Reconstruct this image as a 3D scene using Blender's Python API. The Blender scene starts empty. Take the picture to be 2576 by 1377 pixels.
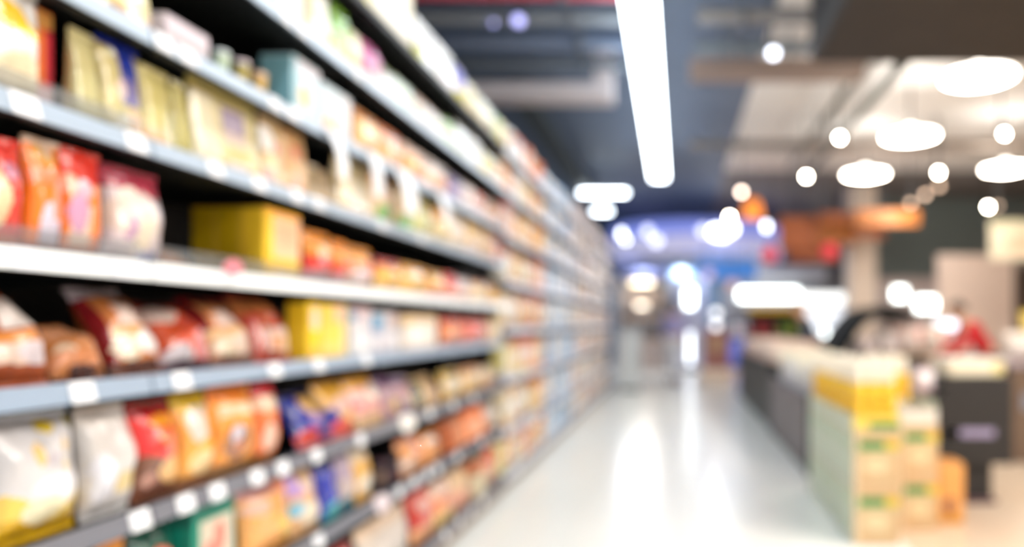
import bpy, bmesh, math, random
from mathutils import Vector, Matrix

PI = math.pi
S = 1.2                      # eye height of the camera, metres
F = 1900.0                   # focal length in pixels of the 2576 x 1377 frame
VU, VV = 1700.0, 815.0       # vanishing point of the aisle in that frame
RND = random.Random(7)
scene = bpy.context.scene
COL = scene.collection

# ------------------------------------------------------------------ camera, world, exposure
cam_data = bpy.data.cameras.new('camera')
cam_data.sensor_width = 36.0
cam_data.sensor_fit = 'HORIZONTAL'
cam_data.lens = 36.0 * F / 2576.0
cam_data.shift_x = -(VU - 1288.0) / 2576.0
cam_data.shift_y = (VV - 688.5) / 2576.0
cam_data.clip_start = 0.02
cam_data.clip_end = 100
cam_data.dof.use_dof = True
cam_data.dof.focus_distance = 0.65
cam_data.dof.aperture_fstop = 1.55
cam = bpy.data.objects.new('camera', cam_data)
cam.location = (0, 0, S)
cam.rotation_euler = (PI / 2, 0, 0)
COL.objects.link(cam)
scene.camera = cam

scene.view_settings.view_transform = 'Standard'
scene.view_settings.look = 'None'
scene.view_settings.gamma = 1.0
scene.view_settings.use_curve_mapping = False
scene.view_settings.exposure = 0.26
cy = scene.cycles
cy.max_bounces = 5
cy.diffuse_bounces = 3
cy.glossy_bounces = 3
cy.transmission_bounces = 4
cy.transparent_max_bounces = 6
cy.caustics_reflective = False
cy.caustics_refractive = False
cy.sample_clamp_indirect = 4.0
cy.use_adaptive_sampling = True
cy.adaptive_threshold = 0.03
cy.adaptive_min_samples = 20
cy.use_denoising = True
cy.denoiser = 'OPENIMAGEDENOISE'

world = bpy.data.worlds.new('store_ambient')
scene.world = world
world.use_nodes = True
WORLD_STRENGTH = 0.55
world.node_tree.nodes['Background'].inputs[0].default_value = (0.93, 0.97, 1.0, 1)
world.node_tree.nodes['Background'].inputs[1].default_value = WORLD_STRENGTH

E_TUBE, E_PENDANT, E_BULB = 13.0, 36.0, 70.0


# ------------------------------------------------------------------ helpers
def at(u, v, y):
    """world point at depth y that the camera sees at pixel u, v"""
    return Vector(((u - VU) * y / F, y, S - (v - VV) * y / F))


def lin(c):
    if isinstance(c, str):
        c = c.lstrip('#')
        c = [int(c[i:i + 2], 16) / 255.0 for i in (0, 2, 4)]
    return tuple(x / 12.92 if x <= 0.04045 else ((x + 0.055) / 1.055) ** 2.4 for x in c)


MATS = {}


def mat(name, color='#808080', rough=0.5, metal=0.0, emit=None, strength=0.0, noise=0.0, scale=20.0,
        attr=False, bump=0.0, spec=0.5, alpha=1.0, coat=0.0, trans=0.0):
    if name in MATS:
        return MATS[name]
    m = bpy.data.materials.new(name)
    m.use_nodes = True
    nt = m.node_tree
    b = nt.nodes['Principled BSDF']
    b.inputs['Roughness'].default_value = rough
    b.inputs['Metallic'].default_value = metal
    b.inputs['Specular IOR Level'].default_value = spec
    b.inputs['Alpha'].default_value = alpha
    b.inputs['Coat Weight'].default_value = coat
    b.inputs['Transmission Weight'].default_value = trans
    c = (*lin(color), 1)
    b.inputs['Base Color'].default_value = c
    src = None
    if attr:
        a = nt.nodes.new('ShaderNodeAttribute')
        a.attribute_name = 'print'
        src = a.outputs['Color']
        nt.links.new(src, b.inputs['Base Color'])
    if noise > 0 or bump > 0:
        tc = nt.nodes.new('ShaderNodeTexCoord')
        n = nt.nodes.new('ShaderNodeTexNoise')
        n.inputs['Scale'].default_value = scale
        n.inputs['Detail'].default_value = 3
        nt.links.new(tc.outputs['Object'], n.inputs['Vector'])
        if noise > 0:
            mr = nt.nodes.new('ShaderNodeMapRange')
            mr.inputs['To Min'].default_value = 1 - noise
            mr.inputs['To Max'].default_value = 1 + noise
            nt.links.new(n.outputs['Fac'], mr.inputs['Value'])
            mx = nt.nodes.new('ShaderNodeMix')
            mx.data_type = 'RGBA'
            mx.blend_type = 'MULTIPLY'
            mx.inputs['Factor'].default_value = 1
            if src is not None:
                nt.links.new(src, mx.inputs['A'])
            else:
                mx.inputs['A'].default_value = c
            nt.links.new(mr.outputs['Result'], mx.inputs['B'])
            nt.links.new(mx.outputs['Result'], b.inputs['Base Color'])
        if bump > 0:
            bp = nt.nodes.new('ShaderNodeBump')
            bp.inputs['Strength'].default_value = bump
            bp.inputs['Distance'].default_value = 0.02
            nt.links.new(n.outputs['Fac'], bp.inputs['Height'])
            nt.links.new(bp.outputs['Normal'], b.inputs['Normal'])
            nt.links.new(bp.outputs['Normal'], b.inputs['Coat Normal'])
    if emit is not None:
        b.inputs['Emission Color'].default_value = (*lin(emit), 1)
        b.inputs['Emission Strength'].default_value = strength
    MATS[name] = m
    return m


def tag(o, label=None, cat=None, group=None, kind=None):
    if label:
        o['label'] = label
    if cat:
        o['category'] = cat
    if group:
        o['group'] = group
    if kind:
        o['kind'] = kind
    return o


def empty(name, loc=(0, 0, 0), rz=0.0, label=None, cat=None, group=None):
    o = bpy.data.objects.new(name, None)
    o.empty_display_size = 0.05
    o.location = loc
    o.rotation_euler = (0, 0, rz)
    COL.objects.link(o)
    return tag(o, label, cat, group)


class MB:
    """collects faces with a colour each, then links them as one mesh object"""

    def __init__(self):
        self.v, self.f, self.c, self.sm = [], [], [], []

    def face(self, idx, col=None, smooth=False):
        self.f.append(tuple(idx)); self.c.append(col); self.sm.append(smooth)

    def box(self, lo, hi, col=None):
        x0, y0, z0 = lo; x1, y1, z1 = hi
        b = len(self.v)
        self.v += [(x0, y0, z0), (x1, y0, z0), (x1, y1, z0), (x0, y1, z0), (x0, y0, z1), (x1, y0, z1), (x1, y1, z1), (x0, y1, z1)]
        for q in ((0, 3, 2, 1), (4, 5, 6, 7), (0, 1, 5, 4), (1, 2, 6, 5), (2, 3, 7, 6), (3, 0, 4, 7)):
            self.face([b + i for i in q], col)
        return self

    def rbox(self, lo, hi, r=0.01, col=None):
        """box with chamfered vertical edges and a chamfered top"""
        x0, y0, z0 = lo; x1, y1, z1 = hi
        r = min(r, (x1 - x0) * .45, (y1 - y0) * .45, (z1 - z0) * .45)
        def ring(i, z):
            a = [(x0 + r, y0 + i), (x1 - r, y0 + i), (x1 - i, y0 + r), (x1 - i, y1 - r), (x1 - r, y1 - i), (x0 + r, y1 - i), (x0 + i, y1 - r), (x0 + i, y0 + r)]
            if i > 0:
                a = [(x0 + r + i * .4, y0 + i), (x1 - r - i * .4, y0 + i), (x1 - i, y0 + r + i * .4), (x1 - i, y1 - r - i * .4),
                     (x1 - r - i * .4, y1 - i), (x0 + r + i * .4, y1 - i), (x0 + i, y1 - r - i * .4), (x0 + i, y0 + r + i * .4)]
            return [(p[0], p[1], z) for p in a]
        rings = [ring(r * .7, z0), ring(0, z0 + r * .7), ring(0, z1 - r * .7), ring(r * .7, z1)]
        self.loft(rings, col, caps=True)
        return self

    def loft(self, rings, col=None, caps=True, smooth=False, closed=True):
        n = len(rings[0])
        b = len(self.v)
        for r in rings:
            self.v += [tuple(p) for p in r]
        for i in range(len(rings) - 1):
            for j in range(n if closed else n - 1):
                k = (j + 1) % n
                self.face((b + i * n + j, b + i * n + k, b + (i + 1) * n + k, b + (i + 1) * n + j), col, smooth)
        if caps:
            self.face([b + j for j in reversed(range(n))], col)
            self.face([b + (len(rings) - 1) * n + j for j in range(n)], col)
        return self

    def lathe(self, prof, c=(0, 0, 0), n=20, col=None, caps=True, smooth=True):
        rings = [[(c[0] + r * math.cos(2 * PI * j / n), c[1] + r * math.sin(2 * PI * j / n), c[2] + z) for j in range(n)] for r, z in prof]
        return self.loft(rings, col, caps, smooth)

    def tube(self, pts, r, n=10, col=None, smooth=True):
        pts = [Vector(p) for p in pts]
        rings = []
        for i, p in enumerate(pts):
            t = (pts[min(i + 1, len(pts) - 1)] - pts[max(i - 1, 0)]).normalized()
            a = t.orthogonal() if i == 0 else (ref - t * ref.dot(t))
            a.normalize(); ref = a
            bb = t.cross(a)
            rr = r[i] if isinstance(r, (list, tuple)) else r
            rings.append([p + (a * math.cos(2 * PI * j / n) + bb * math.sin(2 * PI * j / n)) * rr for j in range(n)])
        return self.loft(rings, col, True, smooth)

    def build(self, name, m, parent=None, loc=None):
        me = bpy.data.meshes.new(name)
        me.from_pydata(self.v, [], self.f)
        me.polygons.foreach_set('use_smooth', self.sm)
        if any(c is not None for c in self.c):
            at_ = me.color_attributes.new('print', 'FLOAT_COLOR', 'CORNER')
            data = []
            for f, c in zip(self.f, self.c):
                c4 = (*(lin(c) if c is not None else (.5, .5, .5)), 1.0)
                data += list(c4) * len(f)
            at_.data.foreach_set('color', data)
        me.materials.append(m)
        me.update()
        o = bpy.data.objects.new(name, me)
        COL.objects.link(o)
        if parent is not None:
            o.parent = parent
        if loc is not None:
            o.location = loc
        return o


def copy_tree(o, parent=None):
    kids = list(o.children)
    c = o.copy()
    COL.objects.link(c)
    c.parent = parent
    for ch in kids:
        copy_tree(ch, c)
    return c


def struct(name, mb, m):
    return tag(mb.build(name, m), kind='structure')


ORD = ['', 'first', 'second', 'third', 'fourth', 'fifth', 'sixth', 'seventh', 'eighth', 'ninth', 'tenth', 'eleventh', 'twelfth', 'thirteenth',
       'fourteenth', 'fifteenth', 'sixteenth', 'seventeenth', 'eighteenth', 'nineteenth', 'twentieth']
for t_, w_ in ((20, 'twenty'), (30, 'thirty')):
    if len(ORD) == t_:
        ORD.append({30: 'thirtieth'}.get(t_, w_ + 'eth'))
    for k_ in range(1, 10):
        ORD.append(w_ + '-' + ORD[k_])
    if t_ == 20:
        ORD.append('thirtieth')

# ------------------------------------------------------------------ materials
FILM = mat('printed_film', attr=True, rough=0.2, bump=0.35, scale=22, spec=0.5, coat=0.8)
CARD = mat('printed_card', attr=True, rough=0.5, noise=0.03, scale=60)
PAINT = mat('painted_surface', attr=True, rough=0.55, noise=0.03, scale=30)
BLACK = mat('black_powder_coat', '#0a0b0c', 0.55, noise=0.15, scale=40)
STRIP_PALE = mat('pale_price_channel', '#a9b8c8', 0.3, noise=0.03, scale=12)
STRIP_WHITE = mat('lit_white_price_channel', '#f6fafa', 0.35, noise=0.02, scale=12)  # white paints in the ceiling light this tilted strip catches
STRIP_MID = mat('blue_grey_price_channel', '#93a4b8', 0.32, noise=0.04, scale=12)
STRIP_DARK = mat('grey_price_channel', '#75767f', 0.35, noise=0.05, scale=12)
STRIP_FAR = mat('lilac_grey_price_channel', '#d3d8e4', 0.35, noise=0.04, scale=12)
TAGW = mat('white_card_tag', '#f4f6fa', 0.5, noise=0.02)
ACRYL = mat('smoked_acrylic', '#8d9296', 0.12, alpha=0.28)

# ------------------------------------------------------------------ the shell
mf = bpy.data.materials.new('polished_cream_floor_tiles')
mf.use_nodes = True
nt = mf.node_tree
b = nt.nodes['Principled BSDF']
tc = nt.nodes.new('ShaderNodeTexCoord')
br = nt.nodes.new('ShaderNodeTexBrick')
br.offset = 0.0
br.inputs['Scale'].default_value = 1.0
br.inputs['Brick Width'].default_value = 0.6
br.inputs['Row Height'].default_value = 0.6
br.inputs['Mortar Size'].default_value = 0.003
br.inputs['Color1'].default_value = (*lin('#eeeee8'), 1)
br.inputs['Color2'].default_value = (*lin('#ebece6'), 1)
br.inputs['Mortar'].default_value = (*lin('#dcddd8'), 1)
nt.links.new(tc.outputs['Object'], br.inputs['Vector'])
nt.links.new(br.outputs['Color'], b.inputs['Base Color'])
b.inputs['Roughness'].default_value = 0.2
b.inputs['Specular IOR Level'].default_value = 0.28
struct('floor', MB().box((-9, -4, -0.1), (1.25, 24, 0)), mf)
struct('floor_right', MB().box((1.25, -4, -0.1), (9, 24, 0)), mat('peach_floor_tiles', '#dcc6ae', .16, noise=.03, scale=3, spec=.6))

CEIL_Z = 4.35
CEIL_DARK = mat('dark_blue_grey_ceiling', '#5f6e86', 0.6, noise=0.1, scale=2)
CEIL_WHITE = mat('white_ceiling_boards', '#eeeeed', 0.6, noise=0.06, scale=1.5)
struct('ceiling', MB().box((-9, -1, CEIL_Z), (1.0, 24, CEIL_Z + .1)), CEIL_DARK)
struct('ceiling_right', MB().box((1.0, -1, CEIL_Z), (9, 15.5, CEIL_Z + .1)), CEIL_WHITE)
struct('ceiling_back', MB().box((1.0, 15.5, CEIL_Z), (9, 24, CEIL_Z + .1)), mat('dark_brown_ceiling', '#7d7672', .7, noise=.1, scale=2))
struct('wall_back', MB().box((-9, 23, 0), (9, 23.2, CEIL_Z)), mat('dark_blue_back_wall', '#52677f', .6, noise=.1, scale=1))
struct('wall_left', MB().box((-9.2, -1, 0), (-9, 23.2, CEIL_Z)), mat('grey_side_wall', '#7d8794', .6, noise=.05, scale=1))
struct('wall_right', MB().box((9, -1, 0), (9.2, 23.2, CEIL_Z)), mat('beige_side_wall', '#c7b2a2', .6, noise=.05, scale=1))

# ceiling services
GALV = mat('galvanised_steel', '#8f959c', .4, metal=.4, noise=.08, scale=6)
def pipe(name, x0, x1, y, z, r, m, label, drop=None):
    mb = MB()
    pts = [(x0, y, z), (x1, y, z)] if drop is None else [(x0, y, z), (x1 - .15, y, z), (x1 - .04, y, z + .05), (x1, y, z + .16), (x1, y, z + drop)]
    mb.tube(pts, r, 12)
    o = empty(name, (0, 0, 0), 0, label, 'pipe' if 'pipe' in name else 'beam', 'services under the ceiling')
    mb.build('run', m, o)
    for k in range(5):
        x = x0 + .4 + (x1 - x0 - .9) * k / 4
        h = MB().box((x - .012, y - .012, z + r), (x + .012, y + .012, CEIL_Z))
        h.box((x - .02, y - r - .01, z - r - .008), (x + .02, y + r + .01, z + r + .012))
        h.build('hanger', GALV, o)
    return o

pipe('ceiling_pipe', -8, -.45, 6.35, 3.98, .05, mat('red_pipe', '#a8283c', .45, noise=.05), 'red fire pipe crossing the dark ceiling ahead of all other pipes')
pipe('ceiling_pipe', -8, -.45, 6.9, 4.0, .06, mat('grey_pipe', '#737b84', .45, noise=.06), 'grey ceiling pipe crossing above the snack shelves, ahead of the others')
pipe('ceiling_pipe', -8, -.45, 7.6, 4.05, .09, mat('blue_pipe', '#596984', .45, noise=.06), 'bluish thick ceiling pipe crossing behind the grey pipe')
pipe('ceiling_pipe', -8, -.45, 8.15, 4.0, .05, mat('slate_pipe', '#58626e', .45, noise=.06), 'slate coloured thin ceiling pipe in front of the beige duct')
pipe('ceiling_pipe', .2, 8, 6.9, 4.02, .07, mat('warm_grey_pipe', '#8a8480', .45, noise=.06), 'warm grey pipe crossing under the white ceiling boards')
pipe('ceiling_pipe', .2, 8, 7.6, 3.98, .06, mat('mid_grey_pipe', '#747b80', .45, noise=.06), 'mid grey pipe beneath the white ceiling boards, second from the aisle')
pipe('ceiling_pipe', .2, 8, 11.6, 3.95, .06, mat('brown_grey_pipe', '#82766c', .45, noise=.06), 'brownish pipe crossing the white ceiling behind the pendant lamps')

o = empty('beige_duct', (0, 0, 0), 0, 'beige square duct crossing the dark ceiling and turning up at its end', 'duct', 'services under the ceiling')
BEIGE = mat('beige_duct_paint', '#f0e8ea', .55, noise=.05, scale=4)
MB().box((-8, 8.5, 3.76), (-.72, 8.85, 3.92)).build('duct_run', BEIGE, o)
MB().box((-.92, 8.5, 3.92), (-.72, 8.85, CEIL_Z)).build('duct_riser', BEIGE, o)
for x in (-7, -5, -3):
    MB().box((x, 8.48, 3.74), (x + .04, 8.87, 3.94)).build('flange', GALV, o)
o = empty('ceiling_duct', (0, 0, 0), 0, 'peach grey square duct across the ceiling just past the dark air unit', 'duct', 'services under the ceiling')
MB().box((.15, 7.95, 3.82), (2.0, 8.2, 4.0)).build('duct_run', mat('peach_duct', '#a08f86', .5, noise=.06, scale=4), o)
for x in (.5, 1.2, 1.9):
    MB().box((x, 8.05, 4.0), (x + .03, 8.09, CEIL_Z)).build('hanger', GALV, o)
# long tray along the aisle on the dark ceiling
o = empty('cable_tray', (0, 0, 0), 0, 'dark cable tray running along the ceiling above the shelf tops', 'cable tray')
TRAY = mat('dark_grey_tray', '#3f4a50', .6, noise=.08)
mb = MB(); mb.box((-2.05, 9.2, 3.95), (-1.75, 17.6, 3.97)); mb.box((-2.05, 9.2, 3.97), (-2.03, 17.6, 4.05)); mb.box((-1.77, 9.2, 3.97), (-1.75, 17.6, 4.05))
mb.build('tray', TRAY, o)
for y in (10, 12.5, 14.5, 17.3):
    MB().box((-1.92, y, 3.97), (-1.88, y + .04, CEIL_Z)).build('hanger', GALV, o)
# pipes along the aisle on the right
for i, (x, y0, y1, z, lab) in enumerate(((2.55, 8.3, 16, 4.12, 'dark green grey pipe running along the white ceiling from the air unit'),
                                         (2.1, 8.3, 14, 4.1, 'thinner pale pipe beside the dark pipe along the white ceiling'))):
    o = empty('service_pipe', (0, 0, 0), 0, lab, 'pipe', 'services under the ceiling')
    MB().tube([(x, y0, z), (x, y1, z)], .06 - .02 * i, 12).build('run', mat('green_grey_pipe' if i == 0 else 'pale_pipe', '#4c5450' if i == 0 else '#8d9290', .5, noise=.08), o)
    for y in (y0 + .5, (y0 + y1) / 2, y1 - .4):
        MB().box((x - .012, y, z + .03), (x + .012, y + .03, CEIL_Z)).build('hanger', GALV, o)
# dark air unit
o = empty('air_handling_unit', (0, 0, 0), 0, 'big dark brown air unit hung under the white ceiling near the pendant lamps', 'air unit')
AHU = mat('dark_brown_casing', '#2b2623', .6, noise=.3, scale=3)
MB().rbox((1.17, 4.3, 3.47), (3.2, 6.6, 4.15), .05).build('casing', AHU, o)
MB().rbox((3.2, 4.6, 3.62), (6.5, 6.5, 4.12), .05).build('side_duct', mat('tan_duct', '#6a5646', .6, noise=.15, scale=3), o)
mb = MB()
for k in range(9):
    mb.box((1.45 + k * .2, 6.6, 3.62), (1.56 + k * .2, 6.62, 4.05))
mb.build('grille', mat('grille_brown', '#3a3532', .6), o)
for x in (1.5, 3.1):
    for y in (4.5, 6.4):
        MB().box((x, y, 4.15), (x + .03, y + .03, CEIL_Z)).build('hanger', GALV, o)

# ------------------------------------------------------------------ lamps
TUBE = mat('cool_white_diffuser', '#ffffff', .4, emit='#eef8ff', strength=E_TUBE)
HOUSE = mat('white_lamp_housing', '#dfe6ec', .4, noise=.02)
def batten(p0, p1, w, label, name='strip_light', m=None):
    p0, p1 = Vector(p0), Vector(p1)
    o = empty(name, p0, 0, label, 'strip light', 'strip lights')
    d = p1 - p0
    if abs(d.y) > abs(d.x):
        bx = lambda a, z0, z1: ((-a, 0, z0), (a, d.y, z1))
        hp = [(0, .4), (0, d.y - .4)]
    else:
        bx = lambda a, z0, z1: ((0, -a, z0), (d.x, a, z1))
        hp = [(.3, 0), (d.x - .3, 0)]
    lo, hi = bx(w * .5, 0, .06)
    MB().rbox(lo, hi, .02).build('diffuser', m or TUBE, o)
    lo, hi = bx(w * .42, .06, .10)
    MB().box(lo, hi).build('housing', HOUSE, o)
    for x, y in hp:
        MB().box((x - .008, y - .008, .10), (x + .008, y + .008, CEIL_Z - p0.z)).build('suspension_rod', GALV, o)
    return o
BZ = S + 2.62
edges = [-2.2, 1.0, 4.2, 7.4, 10.6, 13.75]
for i in range(5):
    lab = ('strip light over the aisle, %s from its far end' % ORD[5 - i]) if i < 4 else 'last cool white strip light over the far end of the aisle'
    if i < 4:
        lab = 'cool white ' + lab
    batten((-.30, edges[i], BZ), (-.30, edges[i + 1] - .02, BZ), .27, lab)
batten((-1.95, 15.4, 3.84), (-1.0, 15.4, 3.84), .1, 'short white strip light set crosswise beyond the shelf tops')
batten((-1.95, 17.9, 3.84), (-1.55, 17.9, 3.84), .1, 'small white strip light set crosswise, behind the other crosswise one')

SIDE_FILL = mat('added_side_diffuser', '#ffffff', .4, emit='#fff9f2', strength=38.0)  # out-of-view strips added to light the shelf fronts
for x, nm in ((3.4, 'inner'), (6.2, 'outer')):
    for k in range(2):
        batten((x, -1.2 + k * 2.6, BZ), (x, 1.2 + k * 2.6, BZ), .3, 'added unseen strip light above the checkout side, %s row, %s from the air unit' % (nm, ('second', 'first')[k]), m=SIDE_FILL)


def glow(name, loc, rot, size, watts, col, spread=PI):
    # the light a fitting throws, also used for added fill
    l = bpy.data.lights.new(name, 'AREA')
    l.shape = 'DISK'; l.size = size; l.energy = watts; l.color = col; l.spread = spread
    o = bpy.data.objects.new(name, l)
    o.location = loc; o.rotation_euler = rot
    COL.objects.link(o)
    return o
PEND = mat('warm_white_pendant_diffuser', '#fff6ec', .4, emit='#fff3e2', strength=E_PENDANT)
PCAP = mat('opal_white_shade', '#fff6ec', .3, emit='#fff4e6', strength=7.0)
def pendant(x, y, z, r, label):
    o = empty('pendant_lamp', (x, y, z), 0, label, 'pendant lamp', 'white pendant lamps')
    MB().lathe([(r * .97, 0.0), (r * .96, -.012), (r * .5, -.05), (.01, -.06)], n=28).build('diffuser', PEND, o)
    MB().lathe([(r, -.005), (r, .012), (r * .62, .04), (r * .3, .07), (r * .2, .1), (r * .15, .12), (.02, .125)], n=28).build('shade', PCAP, o)
    MB().tube([(0, 0, .12), (0, 0, CEIL_Z - z)], .012, 8).build('cord', BLACK, o)
    glow('pendant_uplight', (x, y, z + .14), (PI, 0, 0), .6, 3.2, (1, .97, .93))
pendant(2.87, 7.16, 3.54, .33, 'white pendant lamp hung closest to the dark air unit')
pendant(2.92, 9.41, 3.54, .33, 'middle white pendant lamp of the row beside the aisle')
pendant(2.97, 11.82, 3.54, .33, 'farther white pendant lamp, last of the row beside the aisle')
pendant(4.98, 11.4, 3.54, .33, 'white pendant lamp over the checkout side, apart from the row')
for y in (2.6, .6):  # two out-of-view pendants kept for the light they add
    pendant(2.85, y, 3.54, .33, 'unseen added white pendant lamp over the carton stacks, %s from the air unit' % {2.6: 'first', .6: 'second'}[y])

BULB = mat('spot_lens_glow', '#fff8ee', .4, emit='#fff4e0', strength=E_BULB)
BULB_DIM = mat('warm_dim_lens_glow', '#f0d6c0', .4, emit='#ffd9b8', strength=3.0)
SPOT = mat('dark_spot_body', '#2c2826', .5)
def spot(u, v, zh, r, m, label, yy=None):
    y = F * zh / (VV - v) if yy is None else yy
    p = at(u, v, y)
    o = empty('spot_lamp', p, 0, label, 'spotlight', 'ceiling spotlights')
    d = (Vector((0, -1, -.8))).normalized()
    q = d.to_track_quat('Z', 'Y')
    def place(mb):
        mb.v = [tuple(q @ Vector(w)) for w in mb.v]; return mb
    place(MB().lathe([(r * .9, -.01), (r, .02), (r * .7, .05), (.004, .06)], n=18)).build('lens', m, o)
    place(MB().lathe([(r * .6, -.2), (r * .95, -.18), (r * 1.06, -.005), (r * 1.02, .01)], n=18)).build('can', SPOT, o)
    MB().tube([(0, .08, .06), (0, .08, CEIL_Z - p.z)], .012, 8).build('stem', SPOT, o)
    if m is BULB_DIM:                           # turned away from the aisle; area light added to brighten far wall and column
        glow('added_wall_wash', (p.x, p.y + .25, p.z - .02), (math.radians(62), 0, 0), .2, 9, (1, .93, .86))
BL = 'bright spotlight '
spot(2112, 345, 2.28, .026, BULB, BL + 'on the inner ceiling row, the one before the far pendants')
spot(2028, 443, 2.28, .03, BULB, BL + 'on the inner ceiling row, its farther one')
spot(2525, 335, 2.28, .026, BULB, BL + 'on the outer row, between the big pendants and side wall')
spot(2360, 433, 2.28, .03, BULB, BL + 'on the outer row above the dim peach spots')
spot(2485, 520, 2.28, .036, BULB, BL + 'low over the dark bulkhead by the cream sign')
spot(1865, 482, 2.16, .04, mat('peach_lens_glow', '#ffe8d8', .4, emit='#ffe6d2', strength=14), 'peach spotlight above the round counter canopy')
spot(1835, 545, 2.4, .036, BULB, BL + 'just above the round counter canopy')
for i, (u, v) in enumerate(((2362, 467), (2327, 489), (2290, 511))):
    spot(u, v, 2.26, .045, BULB_DIM, 'dim peach spotlight turned aside, %s of three in line' % ('front', 'middle', 'back')[i])
LAV = mat('lavender_reflection_glow', '#b8b4ec', .4, emit='#aeb0f0', strength=2.2)  # glowing spots stand in for reflections on the ceiling pipes
COOL = mat('cool_lens_glow', '#eef2f8', .4, emit='#eaf0ff', strength=6)
spot(1305, 50, 2.75, .05, LAV, 'lavender pipe reflection built as a glowing spot, brighter of the pair')
spot(1243, 56, 2.75, .018, LAV, 'faint lavender pipe reflection built as a glowing spot beside the brighter one')
spot(1945, 132, 2.55, .045, COOL, 'cool white spotlight behind the peach grey duct')
spot(2046, 122, 2.55, .03, COOL, 'small cool spotlight between the peach grey duct and air unit')
spot(2509, 517, 2.3, .045, BULB_DIM, 'dim peach spotlight beside the bright one over the bulkhead')

# ------------------------------------------------------------------ shelving
FX = -1.0 * S                                  # plane of the price channels
NEAR_Z = [z * S for z in (.085, .393, .634, .885, 1.10, 1.336, 1.548, 1.785, 2.03)]
FAR_Z = [z * S for z in (.085, .35, .667, .96, 1.25, 1.52, 1.785, 2.03)]
EDGES_NEAR = [.53, 1.73, 2.93, 4.13, 5.33]
EDGES_FAR = [5.33, 6.53, 7.73, 8.93, 10.13, 11.33, 12.53, 13.73, 14.2]
DEPTH = .46
CH = .021                                      # half height of a price channel
SHELF_UP = .008                                # shelf top above the channel's centre


def yu(u, x=FX):
    return F * x / (u - VU)


def channel(y0, y1, z, m, parent):
    prof = [(0.0, -CH), (.006, -CH), (-.004, CH), (-.014, CH), (-.014, CH - .008), (-.008, -CH + .004)]
    MB().loft([[(FX + a, y0, z + c) for a, c in prof], [(FX + a, y1, z + c) for a, c in prof]]).build('price_channel', m, parent)


def bay(y0, y1, levels, mats, label, top, backm, last=False, guards=()):
    o = empty('shelving_bay', (0, 0, 0), 0, label, 'supermarket shelf', 'shelving bays along the aisle')
    MB().box((FX - DEPTH - .03, y0 + .03, 0), (FX - DEPTH - .005, y1, top)).build('back_panel', backm, o)
    for ya in [y0] + ([y1 - .03] if last else []):
        MB().box((FX - DEPTH - .04, ya, 0), (FX - DEPTH + .03, ya + .03, top)).build('upright', BLACK, o)
    MB().box((FX - DEPTH, y0 + .002, 0), (FX - .02, y1 - .002, levels[0] - CH - .004)).build('base_plinth', mat('brown_grey_plinth', '#8b7c6f', .5, noise=.08), o)
    for i, z in enumerate(levels):
        mb = MB()
        mb.box((FX - DEPTH, y0 + .032, z + SHELF_UP - .012), (FX - .015, y1 - .003, z + SHELF_UP))
        mb.box((FX - .03, y0 + .032, z - CH), (FX - .015, y1 - .003, z + SHELF_UP - .012))
        for ya in (y0 + .035, y1 - .012):
            mb.loft([[(FX - DEPTH, yy, z - .05), (FX - .12, yy, z - .012), (FX - .03, yy, z - .01), (FX - .03, yy, z - .004), (FX - DEPTH, yy, z - .004)] for yy in (ya, ya + .006)])
        s = mb.build('shelf', BLACK if backm is BLACK else mat('grey_shelf_steel', '#7c818c', .5, noise=.05), o)
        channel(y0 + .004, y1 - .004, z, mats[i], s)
        if i in guards:
            gm = MB().box((FX - .02, y0 + .04, z + SHELF_UP), (FX - .017, y1 - .01, z + SHELF_UP + .055))
            gm.build('front_guard', ACRYL, s)
    return o


NM = [STRIP_DARK, STRIP_DARK, STRIP_DARK, STRIP_MID, STRIP_WHITE, STRIP_PALE, STRIP_PALE, STRIP_PALE, BLACK]  # tones step by level, standing in for the light each strip catches
names = ['black shelving bay nearest the camera, with the white and orange crisp bags', 'black shelving bay with the beige pouches and yellow boxes',
         'black shelving bay third along, with the hanging white shelf flags', 'black shelving bay fourth along, where the dark top shelf begins to fill']
for i in range(4):
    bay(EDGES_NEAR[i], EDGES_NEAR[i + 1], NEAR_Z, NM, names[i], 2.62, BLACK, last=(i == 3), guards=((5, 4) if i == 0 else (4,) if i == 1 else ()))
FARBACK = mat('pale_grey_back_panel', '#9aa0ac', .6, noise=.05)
for i in range(8):
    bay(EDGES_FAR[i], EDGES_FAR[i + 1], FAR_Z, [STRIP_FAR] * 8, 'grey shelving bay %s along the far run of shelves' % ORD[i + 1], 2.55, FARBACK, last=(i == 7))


# ------------------------------------------------------------------ packs
def printed(base, shapes, u, v):
    c = base
    for s in shapes:
        k = s[0]
        if k == 'b':
            if s[1] <= v <= s[2]: c = s[3]
        elif k == 'v':
            if s[1] <= u <= s[2]: c = s[3]
        elif k == 'r':
            if s[1] <= u <= s[3] and s[2] <= v <= s[4]: c = s[5]
        elif k == 'e':
            if ((u - s[1]) / s[3]) ** 2 + ((v - s[2]) / s[4]) ** 2 <= 1: c = s[5]
        elif k == 'd':                                   # diagonal half plane v > a + b u
            if v > s[1] + s[2] * u: c = s[3]
        elif k == 'w':                                   # wavy lower field
            if v < s[1] + s[2] * math.sin(s[3] * u + 1): c = s[4]
    return c


def sheet(mb, fn, nu, nv, colfn, flip=False):
    b = len(mb.v)
    for j in range(nv + 1):
        for i in range(nu + 1):
            mb.v.append(fn(i / nu, j / nv))
    for j in range(nv):
        for i in range(nu):
            q = [b + j * (nu + 1) + i, b + j * (nu + 1) + i + 1, b + (j + 1) * (nu + 1) + i + 1, b + (j + 1) * (nu + 1) + i]
            if flip: q.reverse()
            mb.face(q, colfn((i + .5) / nu, (j + .5) / nv), True)


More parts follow.
